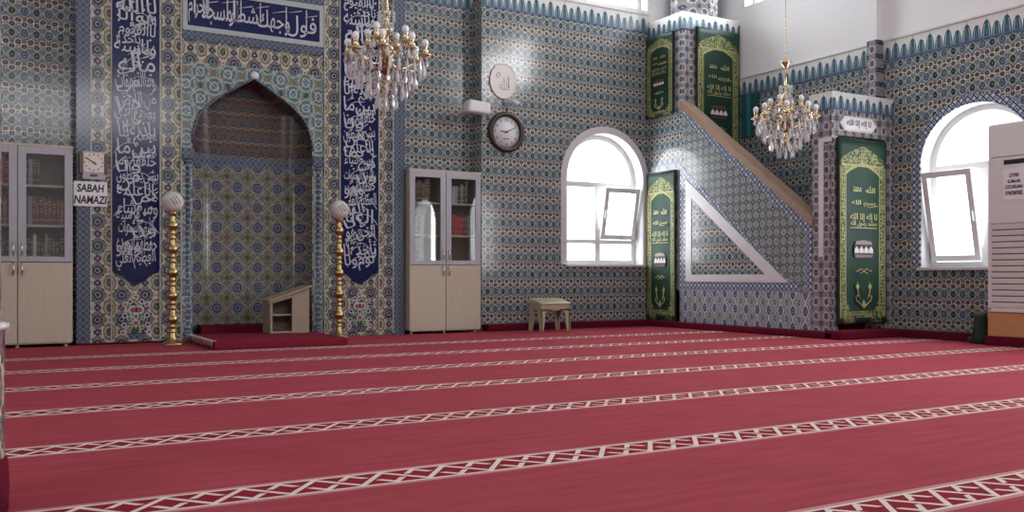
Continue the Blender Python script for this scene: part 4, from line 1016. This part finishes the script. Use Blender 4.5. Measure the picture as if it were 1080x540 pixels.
# ------------------------------------------------------------------ green embroidered hangings (local frame: x right, z up, facing -Y)
def banner(label, W, H, loc, rz, det=True, flower=True):
    t = thing('embroidered_hanging', label, 'hanging', loc, rz, 'green velvet hangings on the pulpit')
    b = B(); nx, nz = 14, 30; T = .03
    def yy(x, z): return -.006 * math.sin(x * 9 / W * 1.3 + 1) * (1 - z / H * .6)
    g = [[b.bm.verts.new((-W / 2 + W * i / nx, yy(-W / 2 + W * i / nx, H * j / nz), H * j / nz)) for j in range(nz + 1)] for i in range(nx + 1)]
    h = [[b.bm.verts.new((-W / 2 + W * i / nx, yy(-W / 2 + W * i / nx, H * j / nz) + T, H * j / nz)) for j in range(nz + 1)] for i in range(nx + 1)]
    for i in range(nx):
        for j in range(nz):
            f = b.bm.faces.new([g[i][j], g[i + 1][j], g[i + 1][j + 1], g[i][j + 1]]); f.smooth = True
            f = b.bm.faces.new([h[i][j], h[i + 1][j], h[i + 1][j + 1], h[i][j + 1]]); f.material_index = 1
    for i in range(nx):
        for j in (0, nz): f = b.bm.faces.new([g[i][j], g[i + 1][j], h[i + 1][j], h[i][j]]); f.material_index = 1
    for j in range(nz):
        for i in (0, nx): f = b.bm.faces.new([g[i][j], g[i][j + 1], h[i][j + 1], h[i][j]]); f.material_index = 1
    cl = b.build('velvet_cloth', [M['banner'], M['bannerback']], t, local=True)
    D = -.012
    for s_, x_, z_, w_, h_ in (('الله', .14, .735, .20, .040), ('محمد', -.14, .735, .18, .034), ('بسم الله', 0, .655, .50, .038), ('لا إله إلا الله', 0, .578, .56, .048), ('محمد رسول الله', 0, .545, .54, .036)):
        b = B(); arabic(b, s_, x_ * W, z_ * H, w_ * W, h_ * H, D, bold=.02); b.build('gold_lettering', M['thread'], cl, local=True)
    b = B(); b.tube([(-.02 * W, D, .648 * H), (.12 * W, D, .636 * H), (.30 * W, D, .646 * H)], .006, 4); b.build('gold_stroke', M['thread'], cl, local=True)
    b = B(); b.box(-.28 * W, .28 * W, D, D + .004, .520 * H, .524 * H); b.build('gold_line', M['thread'], cl, local=True)
    # domed shrine motif: brown canopy with white scallops below
    b = B(); z = .43 * H; n = 12
    b.prism([(-.18 * W, z), (-.16 * W, z + .018 * H), (0, z + .026 * H), (.16 * W, z + .018 * H), (.18 * W, z)], D, D + .006, mi=0)
    b.prism([(-.20 * W, z - .055 * H), (.20 * W, z - .055 * H), (.20 * W, z - .004 * H), (-.20 * W, z - .004 * H)], D + .001, D + .006, mi=1)
    for k in range(4):
        x = -.15 * W + k * .10 * W
        b.prism([(x - .045 * W, z - .045 * H), (x + .045 * W, z - .045 * H), (x + .04 * W, z - .025 * H), (x, z - .008 * H), (x - .04 * W, z - .025 * H)], D - .002, D + .002, mi=2)
    b.prism([(-.17 * W, z - .070 * H), (.17 * W, z - .070 * H), (.20 * W, z - .055 * H), (-.20 * W, z - .055 * H)], D, D + .006, mi=0)
    b.build('canopy_motif', [M['redwood'], M['ink'], M['paper']], cl, local=True)
    zc = .285 * H; b = B()
    for sd in (-1, 1):
        b.tube([(0, D, zc + .002), (sd * .07 * W, D, zc + .014 * H), (sd * .13 * W, D, zc - .002 * H), (sd * .17 * W, D, zc + .004 * H)], .006, 4); b.tube([(0, D, zc), (sd * .08 * W, D, zc - .012 * H)], .006, 4)
    b.build('gold_scroll', M['thread'], cl, local=True)
    if flower:
        for sd in (-1, 1):
            b = B(); q = [(0, D, .085 * H), (sd * .05 * W, D, .10 * H), (sd * .15 * W, D, .125 * H), (sd * .165 * W, D, .15 * H), (sd * .10 * W, D, .150 * H), (sd * .07 * W, D, .130 * H), (sd * .12 * W, D, .165 * H), (sd * .13 * W, D, .19 * H)]
            b.tube(q, .007, 5)
            b.prism([(sd * .13 * W - .035 * W, .195 * H), (sd * .13 * W, .185 * H), (sd * .13 * W + .035 * W, .195 * H), (sd * .13 * W + .03 * W, .212 * H), (sd * .13 * W + .012 * W, .207 * H), (sd * .13 * W, .228 * H), (sd * .13 * W - .012 * W, .207 * H), (sd * .13 * W - .03 * W, .212 * H)], D - .002, D + .004)
            b.prism([(0, .08 * H), (sd * .05 * W, .095 * H), (0, .13 * H)], D - .002, D + .004)
            b.build('gold_tulip', M['thread'], cl, local=True)
    b = B(); b.tube([(-W / 2 - .01, T * .5, H + .004), (W / 2 + .01, T * .5, H + .004)], .012, 8); b.build('hanging_rod', M['geoxz'] if False else M['clockwood'], t, local=True)
    return t
banner('large green hanging with gold embroidery covering the front doorway of the pulpit', .83, 2.14, (8.91, YF - .052, .17), 0)
banner('green hanging with gold embroidery at head of the pulpit stairs', .80, 1.96, (9.06, YT - .05, 2.27), 0)
banner('short green hanging high on the pulpit tower side, above the window corner', .585, 1.15, (XS - .05, 10.29, 3.03), R(-90), flower=True)
banner('tall narrow green hanging low on the pulpit side, beside the back window', .63, 2.11, (XS - .05, 10.262, .10), R(-90))
tc_ = thing('teal_cloth', 'small dark teal cloth on the right wall beside the pulpit tower', 'cloth', (XW, 9.66, 2.7))
b = B(); b.box(XW - .05, XW - .02, 9.42, 9.74, 2.72, 3.34, bev=.004); b.build('cloth', M['teal'], tc_)
b = B(); b.box(XW - .054, XW - .049, 9.56, 9.63, 2.72, 3.33); b.build('highlight_stripe', M['tealhighlight'], tc_)  # pale strip stands for a small highlight, put in as colour

# ------------------------------------------------------------------ floor standing air conditioner
XA = 9.05; YA0, YA1 = 5.15, 5.75
pd = thing('wooden_plinth', 'orange wooden plinth under the air conditioner', 'plinth', (9.25, 5.45, 0))
b = B(); b.box(XA + .01, 9.44, YA0, YA1, .10, .345, bev=.004); b.build('plinth_box', M['orange'], pd)
b = B(); b.box(XA - .015, 9.36, YA0 - .02, YA1 + .02, 0, .10, bev=.01); b.build('carpet_skirt', M['darkcarpet'], pd)
ac = thing('air_conditioner', 'tall ivory floor standing air conditioner beside the right window', 'air conditioner', (9.25, 5.45, .345))
b = B(); b.box(XA + .02, 9.44, YA0, YA1, .346, 2.30, bev=.02); b.build('housing', M['acwhite'], ac)
b = B(); b.box(XA, XA + .025, YA0 + .01, YA1 - .01, 1.95, 2.285, bev=.008); b.build('top_panel', M['acwhite'], ac)
b = B(); b.box(XA, XA + .025, YA0 + .01, YA1 - .01, 1.265, 1.942, bev=.008); mp_ = b.build('middle_panel', M['acwhite'], ac)
b = B(); b.box(XA - .004, XA + .002, 5.315, 5.57, 1.865, 1.912); b.build('display', M['dark'], mp_)
b = B(); b.box(XA + .005, XA + .02, YA0 + .02, YA1 - .02, .38, 1.255); g_ = b.build('grille_back', M['acgap'], ac)
for i in range(14):
    z = .40 + i * .062
    b = B(); b.box(XA - .008, XA + .02, YA0 + .02, YA1 - .045, z, z + .049, bev=.006, rot=Matrix.Rotation(R(-12), 4, 'Y')); b.build('louvre', M['acwhite'], ac)
b = B()
for y in ((YA1 - .05, YA1 - .01), (YA0 + .01, YA0 + .04)): b.box(XA - .004, XA + .02, y[0], y[1], .37, 1.262, bev=.004)
b.box(XA - .004, XA + .02, YA0 + .01, YA1 - .01, .352, .395, bev=.004)
b.build('grille_frame', M['acwhite'], ac)
nt_ = thing('paper_notice', 'white paper notice with four printed lines on the air conditioner', 'notice', (XA, 5.46, 1.50))
b = B(); b.box(XA - .006, XA - .001, 5.345, 5.575, 1.50, 1.82); b.build('paper_sheet', M['paper'], nt_)
for s_, z, w_ in (('LÜTFEN', 1.755, .10), ('KLİMALARI', 1.695, .13), ('ÇOCUKLARA', 1.63, .185), ('OYNATMAYINIZ', 1.57, .18)):
    b = B(); add_text(b, s_, 5.46, z, w_, .044, XA - .009, ax='yz', bold=.04); b.build('printed_line', M['ink'], nt_)

# dark green bag between window wall and plinth
bg = thing('cloth_bag', 'dark green rolled cloth bag standing beside the orange plinth', 'bag', (9.20, 5.93, 0))
b = B(); b.lathe([(0, .0), (.085, 0), (.10, .03), (.085, .12), (.07, .22), (.055, .30), (.062, .325), (.045, .335), (0, .33)], 9.22, 5.93, 14)
rnd = random.Random(4)
for v in b.bm.verts: v.co.x += rnd.uniform(-.007, .007); v.co.y += rnd.uniform(-.007, .007)
b.build('bag_body', M['bag'], bg)
b = B(); b.ball((9.17, 6.00, .04), .045, sx=1.1, sy=1.0, sz=.8); b.build('folded_flap', M['bag'], bg)
b = B(); b.lathe([(.058, .29), (.066, .305), (.064, .328), (.05, .34)], 9.22, 5.93, 14); b.build('rolled_top', M['baggold'], bg)

# ------------------------------------------------------------------ tiled column at the left edge
cl = thing('column', 'tiled column with carpet wrapped foot at the left edge', 'column', (-.150, 3.234, 0))
b = B(); b.lathe([(.19, .57), (.19, HC)], 0, 0, 40); b.build('shaft', M['postyz'], cl, local=True)
b = B(); b.lathe([(.20, .14), (.20, .55), (.205, .565), (.19, .58)], 0, 0, 40); b.build('dado', M['borderyz'], cl, local=True)
b = B(); b.lathe([(.19, .555), (.212, .56), (.212, .575), (.19, .58)], 0, 0, 40); b.build('white_ring', M['marble'], cl, local=True)
b = B(); b.lathe([(0, 0), (.210, 0), (.213, .08), (.208, .155), (.20, .165), (0, .165)], 0, 0, 40); b.build('carpet_foot', M['darkcarpet'], cl, local=True)

# ------------------------------------------------------------------ chandeliers
def drop_mesh(l, r):
    b = B(); b.lathe([(0, 0), (r * .5, -l * .12), (r * .35, -l * .22), (r, -l * .62), (r * .7, -l * .85), (0, -l)], 0, 0, 6, smooth=False)
    me = bpy.data.meshes.new('crystal_drop'); bmesh.ops.recalc_face_normals(b.bm, faces=b.bm.faces); b.bm.to_mesh(me); b.bm.free(); me.materials.append(M['crystal']); return me
DROP = drop_mesh(.085, .017)
def chandelier(label, x, y, zc, Rr, rz):
    """zc = height of the arm cups"""
    t = thing('chandelier', label, 'chandelier', (x, y, zc), rz, 'crystal and gilt chandeliers')
    zt = HC - zc
    b = B(); b.lathe([(0, -.30), (.02, -.29), (.035, -.26), (.02, -.235), (.05, -.22), (.02, -.20), (.018, -.02), (.05, 0), (.065, .04), (.05, .08), (.02, .10), (.02, .17), (.045, .19), (.055, .22), (.03, .26), (.015, .29), (.015, .34), (.04, .36), (.015, .39), (.012, .47)], 0, 0, 16)
    b.build('stem', M['gold'], t, local=True)
    b = B(); b.ball((0, 0, -.10), .052, sz=1.3, u=16, v=12); b.build('amber_bowl', M['redpaint'], t, local=True)
    b = B(); b.lathe([(.012, .56), (.02, .57), (.055, .62), (.06, .64), (.02, .66), (.006, .70)], 0, 0, 16); b.build('upper_cone', M['gold'], t, local=True)
    b = B(); b.tube([(0, 0, .46), (0, 0, .57)], .006, 6)
    n = int((zt - .70) / .05)
    for i in range(n): b.ball((0, 0, .70 + i * (zt - .70) / n), .007, sz=2.2, u=6, v=4)
    b.tube([(0, 0, .69), (0, 0, zt - .02)], .003, 4); b.build('chain', M['gold'], t, local=True)
    b = B(); b.lathe([(0, zt - .001), (.06, zt - .001), (.055, zt - .02), (.02, zt - .05), (0, zt - .05)], 0, 0, 16); b.build('ceiling_rose', M['gold'], t, local=True)
    drops = []
    def tier(n, rad, zc_, ph, big):
        for i in range(n):
            a = 2 * PI * i / n + ph; ca, sa = math.cos(a), math.sin(a)
            b = B(); q = []
            for k in range(13):
                s_ = k / 12; rr = .03 + (rad - .03) * s_; zz = zc_ - .03 - .075 * math.sin(PI * s_) * (1.2 - s_) + .02 * s_ * s_
                q.append((rr * ca, rr * sa, zz))
            b.tube(q, .0075, 6)
            q = [(( .06 + .05 * math.cos(k * .6)) * ca, (.06 + .05 * math.cos(k * .6)) * sa, zc_ + .0 + .045 * math.sin(k * .6)) for k in range(8)]
            b.tube(q, .005, 5)
            arm = b.build('arm', M['gold'], t, local=True)
            b = B(); b.lathe([(.005, zc_ - .03), (.018, zc_ - .02), (.012, zc_ - .005), (.050, zc_ + .003), (.054, zc_ + .014), (.024, zc_ + .016), (.028, zc_ + .04), (.020, zc_ + .07), (.030, zc_ + .078), (.012, zc_ + .085)], rad * ca, rad * sa, 12)
            b.build('candle_cup', M['gold'], arm, local=True)
            b = B(); b.ball((rad * ca, rad * sa, zc_ + .11), .031, sz=1.15, u=12, v=8); b.build('bulb', M['bulb'], arm, local=True)
            for k in range(5):
                aa = 2 * PI * k / 5 + a; drops.append((rad * ca + .043 * math.cos(aa), rad * sa + .043 * math.sin(aa), zc_ + .004, 1.0))
    tier(8, Rr, 0, 0, True); tier(4, Rr * .55, .10, .4, False); drops = drops[:60][::2]
    # hanging skirts of drops on three gilt hoops
    hp = B()
    for rad, z, n in ((Rr * .98, -.06, 26), (Rr * .76, -.15, 20), (Rr * .52, -.24, 14), (Rr * .26, -.33, 8)):
        hp.tube([(rad * math.cos(2 * PI * k / 24), rad * math.sin(2 * PI * k / 24), z) for k in range(25)], .004, 4)
        for k in range(n): a = 2 * PI * k / n; drops.append((rad * math.cos(a), rad * math.sin(a), z, 1.5))
    for k in range(6): a = 2 * PI * k / 6; hp.tube([(.02 * math.cos(a), .02 * math.sin(a), -.03), (Rr * .52 * math.cos(a), Rr * .52 * math.sin(a), -.24), (Rr * .26 * math.cos(a), Rr * .26 * math.sin(a), -.33)], .004, 4)
    hp.build('hoop', M['gold'], t, local=True)
    main = drops[:100]; rest = drops[100:]
    for (dx, dy, dz, s_) in main:
        o = bpy.data.objects.new('crystal_drop', DROP); COL.objects.link(o); o.parent = t; o.location = (dx, dy, dz); o.scale = (1, 1, s_); o.rotation_euler = (0, 0, random.random() * 3)
    # bead swags between the cups and up to the crown
    b = B()
    def bead(p, r): 
        q = bmesh.ops.create_icosphere(b.bm, subdivisions=1, radius=r); bmesh.ops.translate(b.bm, vec=p, verts=q['verts'])
    for (dx, dy, dz, s_) in rest: bead((dx, dy, dz - .03), .014)
    for i in range(8):
        a0 = 2 * PI * i / 8; a1 = 2 * PI * (i + 1) / 8
        for k in range(1, 9):
            s_ = k / 9; a = a0 + (a1 - a0) * s_; rr = Rr * (.97 - .12 * math.sin(PI * s_)); bead((rr * math.cos(a), rr * math.sin(a), -.01 - .09 * math.sin(PI * s_)), .0085)
            if k % 2 == 0: bead((rr * .8 * math.cos(a), rr * .8 * math.sin(a), -.15 - .05 * math.sin(PI * s_)), .013)
        for k in range(1, 13):
            s_ = k / 13; rr = Rr * .95 * (1 - s_) ** 1.2 + .03; bead((rr * math.cos(a0), rr * math.sin(a0), .02 + .30 * s_ * s_), .008)
    for rad, z, n in ((.07, .36, 10), (.055, .26, 8)):
        for k in range(n):
            a = 2 * PI * k / n
            for j in range(4): bead((rad * math.cos(a), rad * math.sin(a), z - j * .022), .010)
    o = b.build('bead_swags', M['crystal'], t, local=True); o['kind'] = 'stuff'
    return t
chandelier('nearer crystal chandelier hanging in front of the right blue panel', 2.93, 7.20, 2.585, .325, .3)
chandelier('farther crystal chandelier hanging on a thin chain near the pulpit stairs', 7.83, 7.37, 2.51, .325, 0)
